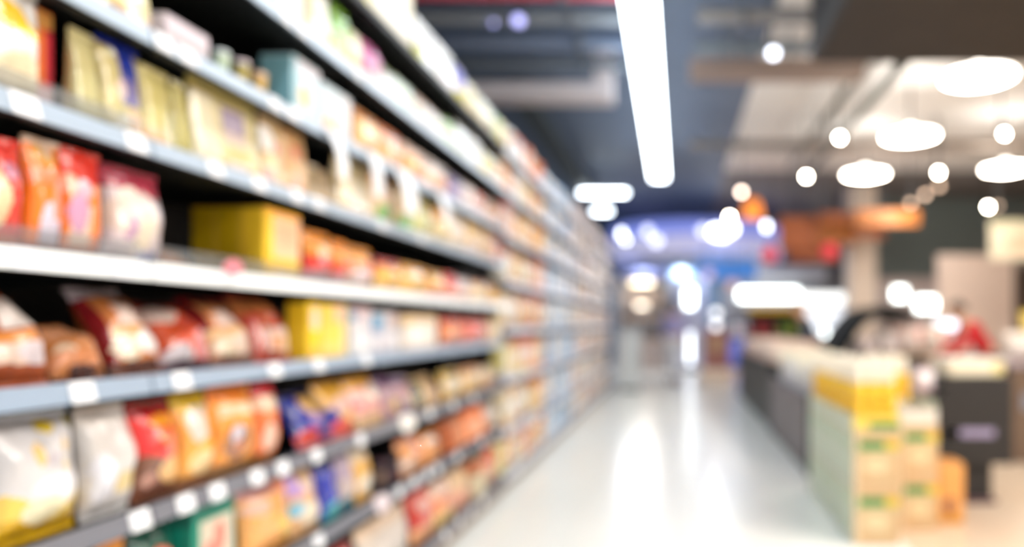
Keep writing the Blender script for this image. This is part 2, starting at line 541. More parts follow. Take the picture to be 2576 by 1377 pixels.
def bag(root, W, H, T, base, shapes, seal=None, rnd=None, fine=True, single=False):
    """pillow bag: bulging film, crimped seal at top and bottom"""
    rnd = rnd or RND
    p = [rnd.uniform(0, 6.28) for _ in range(4)]
    sh = .012 if H > .1 else .008
    def prof(u, v, sgn):
        a = max(0.0, 1 - (2 * u - 1) ** 4) ** .6 * max(0.0, math.sin(PI * min(max(v, 0), 1))) ** .55
        cr = (1 - math.sin(PI * v)) * .06 * math.sin(22 * u + p[0]) + .05 * math.sin(7 * u + 5 * v + p[1]) + .04 * math.sin(11 * v - 4 * u + p[2])
        y = sgn * T / 2 * a * (1 + cr * 2.2)
        x = (u - .5) * W * (1 - .09 * math.sin(PI * v))
        return (x, y, sh + v * (H - 2 * sh))
    nu, nv = (32, 42) if fine else (8, 10)
    mb = MB()
    sheet(mb, lambda u, v: prof(u, v, -1), nu, nv, lambda u, v: printed(base, shapes, u, v))
    sheet(mb, lambda u, v: prof(u, v, 1), 8, 10, lambda u, v: base, True)
    sc = seal or printed(base, shapes, .5, .97)
    def sealstrip(m2, z0, z1, col):
        n = 14
        b = len(m2.v)
        for side in (-1, 1):
            for zz in (z0, z1):
                for i in range(n + 1):
                    u = i / n
                    m2.v.append(((u - .5) * W, side * .0016 + .0022 * math.sin(9 * u + p[3]) + (.001 if i % 2 else -.001), zz))
        for s in (0, 1):
            for i in range(n):
                q = [b + s * 2 * (n + 1) + i, b + s * 2 * (n + 1) + i + 1, b + s * 2 * (n + 1) + n + 2 + i, b + s * 2 * (n + 1) + n + 1 + i]
                if s: q.reverse()
                m2.face(q, col)
    cb = printed(base, shapes, .5, .02)
    if single:
        sealstrip(mb, H - sh, H, sc); sealstrip(mb, 0, sh, cb)
        return mb.build(root, FILM)
    mb.build('pouch', FILM, root)
    m2 = MB(); sealstrip(m2, H - sh, H, sc); m2.build('top_seal', FILM, root)
    m2 = MB(); sealstrip(m2, 0, sh, cb); m2.build('bottom_seal', FILM, root)
    return root


def pouch(root, W, H, T, base, shapes, seal=None, rnd=None):
    """stand-up pouch: wide gusset at the foot, flat seal at the top"""
    rnd = rnd or RND
    p = [rnd.uniform(0, 6.28) for _ in range(3)]
    sh = .014
    def prof(u, v, sgn):
        a = max(0.0, 1 - (2 * u - 1) ** 6) ** .5
        t = (1 - v) ** .55 * (.75 + .25 * min(1, v * 6))
        y = sgn * (T / 2 * t * (.35 + .65 * a) * (1 + .08 * math.sin(6 * u + p[0]) + .06 * math.sin(9 * v + p[1])))
        x = (u - .5) * W * (1 - .05 * math.sin(PI * v) + .02 * math.sin(8 * v + p[2]) * (1 if u > .5 else -1))
        return (x, y, v * (H - sh))
    mb = MB()
    sheet(mb, lambda u, v: prof(u, v, -1), 30, 40, lambda u, v: printed(base, shapes, u, v))
    sheet(mb, lambda u, v: prof(u, v, 1), 8, 10, lambda u, v: base, True)
    for sx in (0, 1):                                    # sides
        b = len(mb.v)
        for j in range(11):
            mb.v.append(prof(sx, j / 10, -1)); mb.v.append(prof(sx, j / 10, 1))
        for j in range(10):
            q = [b + 2 * j, b + 2 * j + 1, b + 2 * j + 3, b + 2 * j + 2]
            if not sx: q.reverse()
            mb.face(q, printed(base, shapes, .02 if sx == 0 else .98, (j + .5) / 10), True)
    mb.build('pouch', FILM, root)
    sc = seal or printed(base, shapes, .5, .98)
    MB().box((-W / 2, -.0025, H - sh), (W / 2, .0025, H), sc).build('top_seal', FILM, root)
    b0 = [(-W * .47, -T * .3, .0005), (W * .47, -T * .3, .0005), (W * .47, T * .3, .0005), (-W * .47, T * .3, .0005)]
    mb = MB(); mb.v += [(a, c, z) for a, c, z in b0] + [(-W * .44, 0, .012), (W * .44, 0, .012)]
    for q in ((0, 1, 5, 4), (2, 3, 4, 5), (0, 4, 3), (1, 2, 5)):
        mb.face(q, base)
    mb.build('base_gusset', FILM, root)
    return root


def carton(root, W, H, T, base, shapes, seal=None, rnd=None, single=False, n=28):
    mb = MB()
    r = .003
    mb.rbox((-W / 2, -T / 2 + .0008, 0), (W / 2, T / 2, H - .002), r, base)
    def fr(u, v):
        return (-W / 2 + r + u * (W - 2 * r), -T / 2, r + v * (H - 2 * r - .002))
    sheet(mb, fr, n, int(n * 1.3), lambda u, v: printed(base, shapes, u, v))
    sd = printed(base, shapes, .02, .3)
    def ls(u, v):
        return (-W / 2 - .0006, T / 2 - r - u * (T - 2 * r), r + v * (H - 2 * r - .002))
    sheet(mb, ls, 4, 6, lambda u, v: printed(base, shapes, .03, v))
    if single:
        return mb.build(root, CARD)
    mb.build('box_body', CARD, root)
    m2 = MB(); m2.box((-W / 2 + .001, -T / 2 + .001, H - .002), (W / 2 - .001, T * .12, H), base)
    m2.box((-W / 2 + .001, T * .13, H - .002), (W / 2 - .001, T / 2 - .001, H - .0006), base)
    m2.build('lid_flap', CARD, root)
    return root


def tub(root, W, H, T, base, shapes, seal=None, rnd=None, single=False):
    r = min(W, T) / 2
    mb = MB()
    prof = [(r * .72, 0), (r * .78, .004), (r * .93, H * .82), (r * .96, H * .86)]
    rings = 8
    pr = [(r * (.76 + .18 * k / rings), .004 + (H * .84 - .004) * k / rings) for k in range(rings + 1)]
    n = 24
    for k in range(rings):
        bi = len(mb.v)
        for q in range(2):
            rr, z = pr[k + q]
            for j in range(n):
                a = 2 * PI * j / n
                mb.v.append((rr * math.cos(a), rr * math.sin(a), z))
        for j in range(n):
            a = 2 * PI * (j + .5) / n
            u = (math.cos(a) + 1) / 2
            mb.face((bi + j, bi + (j + 1) % n, bi + n + (j + 1) % n, bi + n + j), printed(base, shapes, u, (k + .5) / rings), True)
    mb.lathe([(r * .74, 0), (r * .76, .004)], n=n, col=base)
    if single:
        mb.lathe([(r * .98, H * .84), (r, H * .86), (r, H * .95), (r * .9, H)], n=n, col=seal or base)
        return mb.build(root, CARD)
    mb.build('cup', CARD, root)
    MB().lathe([(r * .98, H * .84), (r, H * .86), (r, H * .95), (r * .9, H)], n=n, col=seal or base).build('lid', CARD, root)
    return root


MAKERS = {'bag': bag, 'pouch': pouch, 'box': carton, 'tub': tub}
KINDNAME = {'bag': ('snack_bag', 'snack bag'), 'pouch': ('stand_up_pouch', 'pouch'), 'box': ('food_carton', 'box'), 'tub': ('food_tub', 'tub')}
SHELFNAME = ['bottom', 'second', 'third', 'fourth', 'fifth', 'sixth', 'seventh', 'eighth', 'top']
SHELFGROUP = 'packs on the %s near shelf'


ENDS = {}


def facing(level, k, u0, u1, kind, h, lean, look, base, shapes, seal=None, T=None, back=0.0, dz=0.0):
    xf = FX - .03 - back
    W = (yu(u1, xf) - yu(u0, xf)) * .97
    H = h * S
    t = T * S if T else min(.075, max(.045, W * .45))
    xe = xf if kind == 'box' and lean == 0 else xf - (t * .42 if lean == 0 else .02 + t * .3)     # depth at which its side edges lie
    y0, y1 = yu(u0, xe), yu(u1, xe)
    if back < .03:                              # keep clear of the neighbour and of the next bay
        y0 = max(y0, ENDS.get(level, 0) + .003)
        y1 = min(y1, 5.322)
        ENDS[level] = y1
    W = (y1 - y0) * .97
    x = xf - (t / 2 if lean == 0 else .02 + t * .3)
    z = NEAR_Z[level] + SHELF_UP + dz
    nm, cat = KINDNAME[kind]
    lab = '%s on %s shelf, %s from near end' % (look, SHELFNAME[level], ORD[k])
    if len(lab.split()) > 16:
        print('LONG LABEL', lab)
    o = empty(nm, (x, (y0 + y1) / 2, z + .001), 0, lab, cat, SHELFGROUP % SHELFNAME[level])
    o.rotation_euler = (-math.radians(lean), 0, PI / 2)
    MAKERS[kind](o, W, H, t, base, shapes, seal)
    if lean:
        a = math.radians(lean)
        low = min(-w.co.y * math.sin(a) + w.co.z * math.cos(a) for ch in o.children for w in ch.data.vertices)
        o.location.z -= low
    return o


W_, CR, PK, OR_, RD, MR, BR, YL, KH, LB, BL_, GR, PU = ('#f3f1ee', '#efe2c0', '#e8a0a0', '#f5831f', '#d8281e', '#8a1820', '#8f4a24', '#f4c81e',
                                                        '#c9bf86', '#bcdbe6', '#1b2fa0', '#6fb54a', '#6a4a86')
ROWS = {
    # u0, u1, kind, height, lean, look, base, shapes, seal, thickness, set back; glints are highlights painted into the print
    5: [(-70, 98, 'bag', .195, 0, 'white bag with yellow patches', '#f2f0ee', [('e', .35, .72, .3, .14, '#f2c51c'), ('e', .7, .62, .16, .07, '#f4cc30'), ('e', .6, .22, .45, .2, '#efe3bf'), ('e', .95, .42, .1, .07, '#c9cbe6')]),
        (86, 136, 'box', .19, 0, 'orange and red box behind the white bag', '#e0722a', [('v', .55, 1, '#b8303c'), ('b', .86, 1, '#eeb060'), ('r', .55, .5, .9, .85, '#c02838'), ('b', 0, .3, '#dcc0c4')], None, .05, .06),
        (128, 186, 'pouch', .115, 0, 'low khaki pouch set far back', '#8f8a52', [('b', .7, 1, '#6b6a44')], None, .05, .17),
        (176, 238, 'pouch', .172, 0, 'plain khaki pouch', '#c4bb86', [('v', .72, 1, '#b0a66a'), ('b', 0, .1, '#a09a64')], None, .05),
        (240, 350, 'pouch', .185, 0, 'cream pouch with deep blue label', '#c9bb80', [('r', .4, .4, .86, 1, '#6a6298'), ('r', .42, .7, .86, 1, '#1c2e8e'), ('e', .4, .55, .12, .1, '#f4d9cc'), ('r', .5, .1, 1, .36, '#dcb890'), ('e', .3, .1, .2, .12, '#f2ead0')], None, .06),
        (352, 424, 'pouch', .17, 0, 'yellowish cream pouch with narrow neck', '#c4b874', [('b', 0, .18, '#e4d9a0'), ('e', .3, .2, .3, .12, '#dcb98c')], None, .06),
        (424, 470, 'pouch', .165, 0, 'dull khaki pouch', '#b5ab66', [('v', .4, .5, '#948a48')], None, .05),
        (472, 645, 'pouch', .2, 0, 'large cream pouch with grey violet label', '#d9cc98', [('r', .38, .52, .72, .86, '#a294ac'), ('r', .38, .4, .74, .54, '#d8c4b8'), ('r', .4, .2, .7, .36, '#efc68c'), ('r', .4, .06, .7, .18, '#eee2dc'), ('v', 0, .26, '#e8dfc0'), ('b', .93, 1, '#d9c878')], None, .075),
        (648, 706, 'pouch', .19, 0, 'tan pouch with white patch and pink dot', '#e0c294', [('e', .15, .72, .3, .18, '#f1eeec'), ('e', .55, .62, .2, .09, '#eea8a0'), ('r', 0, 0, .3, .3, '#c8a8a0')], None, .06),
        (708, 764, 'pouch', .185, 0, 'tan pouch with red stripes', '#d8ac78', [('r', .25, .62, .62, .82, '#e8806c'), ('r', .12, .12, .5, .36, '#f0907c'), ('r', .1, 0, .55, .14, '#eeb4b0')], None, .06),
        (768, 800, 'pouch', .12, 0, 'short brown pouch', '#b49a6c', [('e', .5, .3, .4, .2, '#c8ae84')], None, .05, .02),
        (802, 829, 'pouch', .115, 0, 'short grey brown pouch', '#a8906c', [('e', .5, .3, .3, .3, '#c4aa88')], None, .05, .02),
        (842, 930, 'pouch', .187, 0, 'broad cream pouch beneath the first white flags', '#dfca9c', [('e', .5, .4, .5, .3, '#f4e8cc'), ('b', 0, .16, '#d8ae7c')], None, .07),
        (934, 982, 'bag', .187, 0, 'peach bag with green foot', '#ecc6a4', [('r', .1, 0, .7, .4, '#93cf82'), ('b', .8, 1, '#e09a70')]),
        (984, 1036, 'bag', .187, 0, 'tan bag with green foot', '#e4c8a0', [('r', .1, 0, .9, .34, '#8ccc7c'), ('r', .4, .4, .9, .9, '#ccc084')]),
        (1038, 1080, 'bag', .187, 0, 'pale lime bag', '#dcdca0', [('b', .6, 1, '#c4b878')]),
        (1082, 1122, 'bag', .187, 0, 'cream bag with orange and olive top', '#ecdaa8', [('b', .6, .85, '#eea850'), ('b', .85, 1, '#8c8440')]),
        (1124, 1168, 'bag', .187, 0, 'cream bag with whitish window', '#e8d2ac', [('e', .4, .6, .5, .32, '#f4e8dc')]),
        (1170, 1206, 'bag', .187, 0, 'amber and cream bag', '#ecc88c', [('b', 0, .4, '#ecd8c8')]),
        (1208, 1238, 'bag', .187, 0, 'tan bag', '#dcb88c', [('e', .5, .5, .3, .3, '#ecc8a8')]),
        (1240, 1259, 'bag', .16, 0, 'pink bag with dark red top', '#e8b0a0', [('b', .75, 1, '#b03848')])],
    4: [(-60, 52, 'bag', .18, 0, 'red crisp bag with pale window', '#dc3a30', [('e', .2, .45, .35, .3, '#ecd2a8'), ('e', .7, .68, .3, .1, '#e05850'), ('b', 0, .12, '#e07848'), ('e', .6, .75, .2, .08, '#c8849c')]),
        (54, 148, 'bag', .195, 0, 'orange crisp bag with white oval at its foot', '#f58022', [('e', .5, .93, .28, .12, '#d49a34'), ('e', .55, .95, .14, .07, '#c8a88c'), ('e', .62, .22, .38, .26, '#d9cfe0'), ('b', .62, .76, '#f6824e'), ('r', .66, .3, 1, .7, '#f59a80'), ('b', 0, .08, '#b06450')]),
        (150, 250, 'bag', .195, 0, 'orange crisp bag with red top and mauve print', '#f4822a', [('b', .72, 1, '#d8301e'), ('r', .1, .1, .62, .5, '#e4c8b4'), ('e', .28, .42, .24, .2, '#cf9cbc'), ('e', .1, .7, .16, .1, '#f8ac8c'), ('e', .4, .66, .18, .1, '#d8b0c0'), ('r', .82, 0, 1, .62, '#f57a22'), ('b', 0, .07, '#a06a5a')]),
        (254, 398, 'bag', .19, 0, 'silvery pink bag with dark red top', '#e2d4d8', [('b', .8, 1, '#a83048'), ('r', .3, .76, 1, .86, '#c85868'), ('e', .28, .66, .2, .17, '#fbefe4'), ('e', .5, .66, .16, .14, '#f0e2dc'), ('e', .22, .4, .14, .14, '#b888b4'), ('e', .5, .48, .1, .1, '#b87888'), ('e', .52, .34, .16, .28, '#f0e2cc'), ('r', .5, 0, 1, .14, '#c2c8ea'), ('e', .12, .5, .14, .2, '#e8d4c8')], '#a83048', .07),
        (408, 500, 'bag', .1, 50, 'brown bag fallen flat in the gap', '#8a5a38', [('e', .5, .4, .4, .3, '#a8704c')], None, .04, .06),
        (514, 519, None),
        (665, 756, 'box', .185, 0, 'front yellow and peach box of a deep row', '#f4c62a', [('r', .2, .34, 1, 1, '#f8c49a'), ('r', .3, .5, .9, .8, '#f6b08c'), ('r', .2, .04, .9, .18, '#f6dcae'), ('b', .95, 1, '#f0a030')], None, .06),
        (760, 828, 'bag', .16, 0, 'red bag with orange top', '#e23a30', [('b', .56, 1, '#f09a34'), ('e', .6, .7, .26, .1, '#ecc48a'), ('e', .4, .12, .4, .2, '#e8a0ac'), ('e', .8, .3, .2, .1, '#f08038')]),
        (830, 868, 'bag', .15, 0, 'red and orange bag with pink foot', '#e8502c', [('b', .55, 1, '#f0953a'), ('e', .4, .14, .5, .2, '#eca0a8')]),
        (872, 930, 'bag', .145, 0, 'amber bag with red middle and white glint', '#eda040', [('r', .1, .2, .8, .6, '#ec5040'), ('e', .4, .3, .4, .18, '#f4e4e8'), ('b', .5, .7, '#f8ac90')]),
        (942, 1004, 'bag', .125, 0, 'golden bag with reddish top', '#f6bc3c', [('b', .85, 1, '#c84838'), ('b', .64, .86, '#f0a468'), ('b', .1, .4, '#fbd088')]),
        (1006, 1070, 'bag', .125, 0, 'golden bag with peach round window', '#f4b43c', [('e', .45, .68, .42, .22, '#fbcfa4'), ('b', .1, .38, '#fad284')]),
        (1074, 1112, 'bag', .12, 0, 'mustard bag with cream disc', '#dca030', [('e', .5, .72, .42, .2, '#f0d0a0'), ('b', 0, .36, '#f4a080')]),
        (1114, 1146, 'bag', .125, 0, 'red bag with pink foot', '#dc4434', [('b', 0, .5, '#f6a690')]),
        (1148, 1182, 'bag', .115, 0, 'greyish white bag with peach foot', '#dcd0d0', [('b', 0, .4, '#f2b08c')]),
        (1184, 1228, 'bag', .115, 0, 'cream bag with amber rim', '#f6d8a4', [('e', .45, .55, .4, .3, '#fae0b8'), ('b', .85, 1, '#e8a068')]),
        (1230, 1259, 'bag', .11, 0, 'amber bag', '#f0b860', [('b', .7, 1, '#dca060')])],
    3: [(-70, 128, 'bag', .19, 30, 'plump brown bag with big white label', '#a8522c', [('r', .4, .46, .95, .78, '#e4dad6'), ('b', .78, .94, '#dd7c40'), ('b', .3, .44, '#e8964c'), ('r', 0, .12, .95, .3, '#f2d8c8'), ('e', .9, .38, .14, .06, '#58505c'), ('e', .75, .22, .25, .1, '#ede2ea')], '#8c3c24', .1),
        (132, 276, 'bag', .135, 42, 'slumped copper coloured bag', '#bf7a44', [('b', .55, .8, '#b8805c'), ('e', .25, .3, .2, .16, '#e9d4bc'), ('b', .1, .34, '#dc9060'), ('e', .5, .06, .3, .08, '#50302c')], '#7c4420', .08),
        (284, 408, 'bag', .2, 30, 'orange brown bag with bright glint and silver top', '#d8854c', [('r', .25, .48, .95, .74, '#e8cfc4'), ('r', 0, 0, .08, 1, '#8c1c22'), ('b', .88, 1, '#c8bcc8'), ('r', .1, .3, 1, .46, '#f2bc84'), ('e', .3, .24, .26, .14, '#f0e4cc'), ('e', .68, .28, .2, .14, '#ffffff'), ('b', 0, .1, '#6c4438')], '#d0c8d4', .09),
        (412, 536, 'bag', .175, 32, 'red orange bag with greyish top label', '#c8502c', [('e', .25, .76, .3, .16, '#d8c0b8'), ('r', .5, .5, 1, .7, '#b44638'), ('e', .5, .3, .3, .14, '#f46a50'), ('e', .82, .28, .22, .2, '#ea98a0'), ('e', .28, .14, .28, .12, '#d4d0dc'), ('b', 0, .06, '#54404c')], '#7c2420', .09),
        (540, 640, 'bag', .19, 30, 'peach and white bag beside dark red one', '#e89a64', [('r', 0, .4, .12, 1, '#7c1018'), ('r', .25, .5, .95, .74, '#e6cdc4'), ('b', .3, .48, '#f4c894'), ('e', .3, .22, .3, .14, '#eee0c4'), ('e', .7, .24, .3, .14, '#f2dccc'), ('b', 0, .1, '#7c5c54')], '#901420', .08),
        (644, 736, 'bag', .205, 26, 'dark red bag with white lower corner', '#b24030', [('b', .66, .92, '#d0804c'), ('r', .2, .1, 1, .42, '#e8d0cc'), ('e', .5, .22, .22, .1, '#f6a070'), ('e', .85, .18, .2, .12, '#f6dcc8')], '#7c2c34', .08),
        (745, 806, 'box', .168, 0, 'yellow box with pink round print', '#f2ca22', [('e', .6, .74, .36, .22, '#f8d8c4'), ('e', .55, .15, .4, .14, '#f4c054')], None, .06),
        (808, 874, 'box', .165, 0, 'yellow box with pale pink corner', '#f2cf5a', [('r', .5, .7, 1, 1, '#f4beac'), ('b', .1, .3, '#f8d478'), ('v', .8, 1, '#f0dca4')], None, .06),
        (878, 936, 'pouch', .16, 0, 'white pouch with blue corner top', '#e9e8ee', [('r', 0, .8, .3, 1, '#6f9ac0'), ('r', .35, .84, .8, 1, '#ecccd0'), ('e', .3, .2, .4, .2, '#f4f4f6')], None, .05),
        (938, 1000, 'pouch', .15, 0, 'greyish white pouch with bright blue top', '#dcd8de', [('r', 0, .72, .35, 1, '#4aa0d0'), ('r', 0, .5, .3, .72, '#aac0e0'), ('r', .6, .8, 1, 1, '#e0c0c4'), ('e', .9, .2, .3, .25, '#f2f0f0')], None, .05),
        (1008, 1100, 'box', .142, 0, 'ivory box with yellow corner', '#ebdfd4', [('r', 0, .76, .2, 1, '#ecc838'), ('b', .84, 1, '#eecc9c'), ('e', .4, .4, .3, .3, '#f2ece6'), ('b', 0, .1, '#dcc4a8')], None, .06),
        (1106, 1164, 'bag', .135, 0, 'orange and red bag', '#f58a50', [('b', .8, 1, '#e05838'), ('b', 0, .3, '#f8b4a0'), ('r', .1, .4, .5, .75, '#fba464')]),
        (1166, 1224, 'bag', .13, 0, 'coral red bag with pink foot', '#f47a6c', [('e', .4, .2, .4, .22, '#f4b8b0'), ('v', .82, 1, '#e85048'), ('b', .85, 1, '#e87060')]),
        (1228, 1259, 'box', .13, 0, 'buff box', '#ecd6b0', [('e', .5, .5, .4, .3, '#efe4d4'), ('b', 0, .15, '#e8c080')], None, .05)],
    2: [(-60, 186, 'bag', .21, 4, 'big white bag with yellow spots', '#dddbde', [('w', .3, .1, 7, '#f2cf60'), ('w', .14, .05, 7, '#e2b41c'), ('e', .62, .92, .09, .055, '#d8bc34'), ('e', .97, .94, .08, .06, '#b8a828'), ('e', .38, .7, .06, .1, '#f0cc88'), ('e', .78, .74, .05, .07, '#eecb88'), ('e', .75, .56, .05, .06, '#efd9a0'), ('e', .55, .64, .1, .04, '#cfc4cc'), ('e', .6, .4, .28, .12, '#f0eff2'), ('e', .45, .22, .2, .12, '#f4ecc8')], '#c6d0e0', .09),
        (192, 322, 'bag', .205, 3, 'plain white bag with pale yellow oval', '#dad6d4', [('e', .68, .28, .34, .11, '#efd9a0'), ('v', .93, 1, '#f0e2b0'), ('b', .88, 1, '#dcd4ce'), ('e', .2, .35, .2, .25, '#e6e6f0'), ('b', .02, .12, '#d6d6d8')], None, .08),
        (324, 430, 'bag', .2, 3, 'red bag with gold mark and brown lower part', '#ec3434', [('w', .42, .05, 5, '#7c4c38'), ('b', .9, 1, '#9c1018'), ('e', .58, .83, .34, .07, '#ef9c1e'), ('e', .5, .66, .2, .08, '#f4782a'), ('e', .72, .56, .3, .12, '#f88468'), ('e', .72, .28, .34, .16, '#eab878'), ('e', .2, .2, .14, .09, '#c08c7c'), ('d', 1.2, -.25, '#6c1814')], None, .08),
        (434, 520, 'bag', .205, 3, 'gold bag with yellow top and white curve', '#f0ac4c', [('b', .88, 1, '#e4bc20'), ('e', .42, .68, .28, .2, '#eedcd4'), ('r', .6, .6, 1, .8, '#f0bc38'), ('e', .55, .24, .4, .14, '#f4d49c'), ('b', 0, .1, '#9c6c4c'), ('r', .3, .84, .9, .9, '#d8ccb4')], None, .07),
        (522, 632, 'bag', .21, 2, 'orange bag with brown picture and white blob', '#f5a040', [('b', .88, 1, '#f98820'), ('r', .08, .7, .9, .83, '#ecd0a8'), ('e', .4, .36, .32, .22, '#8c5a38'), ('e', .38, .46, .16, .12, '#dcd4e4'), ('e', .45, .3, .2, .08, '#c07850'), ('b', 0, .13, '#a07850'), ('v', .84, 1, '#f0ac4c')], None, .07),
        (634, 688, 'bag', .205, 2, 'orange red bag with pale disc', '#f4844c', [('b', .88, 1, '#cc2434'), ('e', .4, .78, .45, .11, '#e8ccb0'), ('r', .7, .4, 1, .75, '#e05450'), ('e', .4, .32, .3, .2, '#e8c4b0'), ('b', 0, .1, '#98683c')], None, .06),
        (748, 822, 'bag', .17, 24, 'royal blue bag with yellow top and red foot', '#2838a4', [('e', .6, .74, .34, .22, '#e8b868'), ('e', .75, .4, .3, .12, '#b484c4'), ('e', .3, .12, .36, .13, '#e2463c'), ('b', .92, 1, '#20205c')], '#1c1c58', .07),
        (826, 894, 'bag', .185, 20, 'blue and yellow bag with red corner', '#f2be70', [('r', 0, 0, .3, .5, '#34389c'), ('e', .4, .12, .36, .13, '#f05850'), ('e', .5, .5, .36, .16, '#f4c8bc'), ('b', .74, .95, '#efb43c')], '#c88c2c', .07),
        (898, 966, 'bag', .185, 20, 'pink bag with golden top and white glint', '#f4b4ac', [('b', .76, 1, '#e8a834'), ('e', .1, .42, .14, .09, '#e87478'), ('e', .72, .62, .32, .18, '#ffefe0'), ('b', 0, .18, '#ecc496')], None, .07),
        (968, 1008, 'bag', .17, 20, 'mauve bag with yellow foot', '#b892a0', [('b', .75, 1, '#68406c'), ('e', .6, .26, .4, .16, '#ecc474')], None, .06),
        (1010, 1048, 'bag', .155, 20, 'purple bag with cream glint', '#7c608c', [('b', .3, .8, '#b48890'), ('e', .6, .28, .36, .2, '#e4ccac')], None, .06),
        (1054, 1108, 'bag', .14, 26, 'tan tilted bag with dark green side', '#eac48c', [('v', 0, .2, '#3c4c30'), ('e', .6, .4, .3, .4, '#f2caa0')], None, .06),
        (1112, 1160, 'bag', .14, 10, 'yellow bag with pale window', '#ecbc58', [('e', .4, .5, .4, .3, '#ece0c8'), ('b', .8, 1, '#ccac48')]),
        (1162, 1212, 'bag', .135, 8, 'cream and orange bag', '#f6d8ac', [('b', .8, 1, '#f4b478'), ('b', 0, .3, '#f0bc64')]),
        (1214, 1259, 'bag', .12, 8, 'peach bag with sand coloured top', '#e8b890', [('b', .5, 1, '#e0ccb0')])],
    1: [(262, 332, 'bag', .185, 6, 'pale pink bag with orange top', '#e0b8a8', [('b', .8, 1, '#f09c40')]),
        (338, 444, 'bag', .185, 6, 'dark green bag with red print', '#1c5448', [('e', .5, .62, .4, .18, '#f08068'), ('b', .1, .35, '#e4a088')]),
        (448, 592, 'box', .2, 0, 'teal green box with red brush print', '#12917a', [('r', .16, 0, .96, .86, '#d8ccb8'), ('e', .62, .6, .14, .2, '#f08070'), ('e', .45, .5, .26, .12, '#ec8c7c'), ('b', .9, 1, '#1c6c5c'), ('b', 0, .3, '#d4dcd8')], None, .07),
        (596, 722, 'bag', .2, 4, 'orange bag with pinkish top corner', '#f6b060', [('r', 0, .84, .6, 1, '#d09898'), ('e', .2, .7, .2, .1, '#e8bca8'), ('e', .55, .6, .2, .16, '#f0a438'), ('e', .8, .3, .2, .2, '#f2ca5c'), ('r', .6, .8, 1, 1, '#f0906c')], None, .08),
        (726, 800, 'bag', .195, 10, 'multicoloured bag with lilac top and cream discs', '#e8b884', [('r', 0, .6, .3, .95, '#bc98dc'), ('e', .15, .38, .2, .12, '#7cc4e4'), ('e', .6, .72, .3, .14, '#f6d8c0'), ('e', .6, .24, .38, .2, '#f2e4cc'), ('v', .86, 1, '#b06c4c')], None, .07),
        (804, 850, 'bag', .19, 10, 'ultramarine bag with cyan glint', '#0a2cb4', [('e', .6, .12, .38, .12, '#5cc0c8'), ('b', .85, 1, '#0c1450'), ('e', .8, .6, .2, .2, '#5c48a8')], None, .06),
        (852, 890, 'bag', .175, 8, 'lilac and beige bag', '#cdbcb8', [('b', .6, 1, '#b8a4b8'), ('e', .4, .1, .4, .14, '#3c7c90')], None, .06),
        (892, 932, 'bag', .18, 8, 'golden bag with white lower half', '#f0bc64', [('e', .5, .3, .44, .2, '#f4ead8'), ('b', .8, 1, '#d8c4a8')], None, .06),
        (940, 972, 'tub', .12, 0, 'dark plum tub with brown band', '#2c1c26', [('b', .35, .75, '#80685c')], '#48303c'),
        (974, 1004, 'tub', .12, 0, 'dark plum tub, plain', '#281a22', [('b', .3, .6, '#5c404c')], '#30202c'),
        (1008, 1062, 'bag', .14, 12, 'peach and orange bag with white glint', '#eea468', [('e', .2, .3, .3, .16, '#f0dcd0'), ('r', .5, .4, 1, 1, '#f2a890')], None, .06),
        (1064, 1106, 'bag', .13, 12, 'orange bag with greyish top', '#f8a860', [('e', .5, .8, .4, .14, '#d4ccc4')], None, .05),
        (1110, 1164, 'box', .145, 14, 'rust coloured tilted box', '#b86030', [('v', .6, 1, '#e8a078'), ('b', .85, 1, '#8c4c2c')], None, .05),
        (1166, 1216, 'box', .15, 14, 'bright orange tilted box with peach panel', '#fb8c50', [('r', .2, .1, .7, .7, '#f4c4a4'), ('b', .8, 1, '#f4804c')], None, .05),
        (1218, 1259, 'bag', .14, 6, 'ivory bag', '#e0d4cc', [('b', 0, .3, '#e8bc98')])],
    0: [(812, 900, 'bag', .19, 10, 'red bag with orange foot', '#d84c2c', [('b', 0, .5, '#ec8c4c'), ('b', .85, 1, '#a83838')]),
        (904, 1030, 'bag', .2, 8, 'broad beige grey bag', '#dcd0c4', [('e', .5, .5, .4, .3, '#e2d8d0'), ('b', .85, 1, '#ecd0b4')], None, .08),
        (1034, 1092, 'bag', .2, 10, 'strong red bag with pink disc', '#e04a34', [('e', .5, .74, .36, .14, '#e8b0a4'), ('v', 0, .2, '#c02c24'), ('b', 0, .3, '#f8b07c')], None, .07),
        (1094, 1140, 'bag', .19, 10, 'orange bag with blush top', '#f89868', [('b', .66, 1, '#f0ccb8'), ('b', 0, .3, '#f2cc84')], None, .06),
        (1142, 1182, 'bag', .19, 10, 'cream and coral bag', '#f0b098', [('b', .5, 1, '#f2d0a8'), ('e', .5, .3, .3, .15, '#f8a484')], None, .06),
        (1184, 1222, 'box', .2, 0, 'pale khaki box with rust top', '#dccfae', [('b', .7, 1, '#d06c44'), ('b', .6, .72, '#b08454')], None, .06),
        (1224, 1259, 'bag', .2, 6, 'salmon bag with red top', '#f0b8a0', [('b', .6, 1, '#ec6c4c')], None, .06)],
    6: [(170, 262, 'pouch', .12, 0, 'ochre pouch just above the beige ones', '#d8b878', [('b', .6, 1, '#e8d8a0')], None, .06),
        (266, 372, 'pouch', .118, 0, 'cream yellow pouch with tan foot', '#e0cf8c', [('b', 0, .4, '#b48c5c'), ('e', .5, .5, .3, .3, '#ece0ac')], None, .06),
        (416, 528, 'box', .072, 0, 'low lilac white box lying flat', '#d4c8d0', [('b', 0, .5, '#b4acac'), ('b', .8, 1, '#dcd0d8')], None, .1),
        (532, 584, 'tub', .07, 0, 'small pale green tub', '#b8ccb0', [('b', 0, .4, '#b4c888')], '#d0d8d8'),
        (586, 632, 'tub', .075, 0, 'small olive tub with lilac lid', '#8c8c3c', [('b', .5, .8, '#c4a864')], '#d4c4c8'),
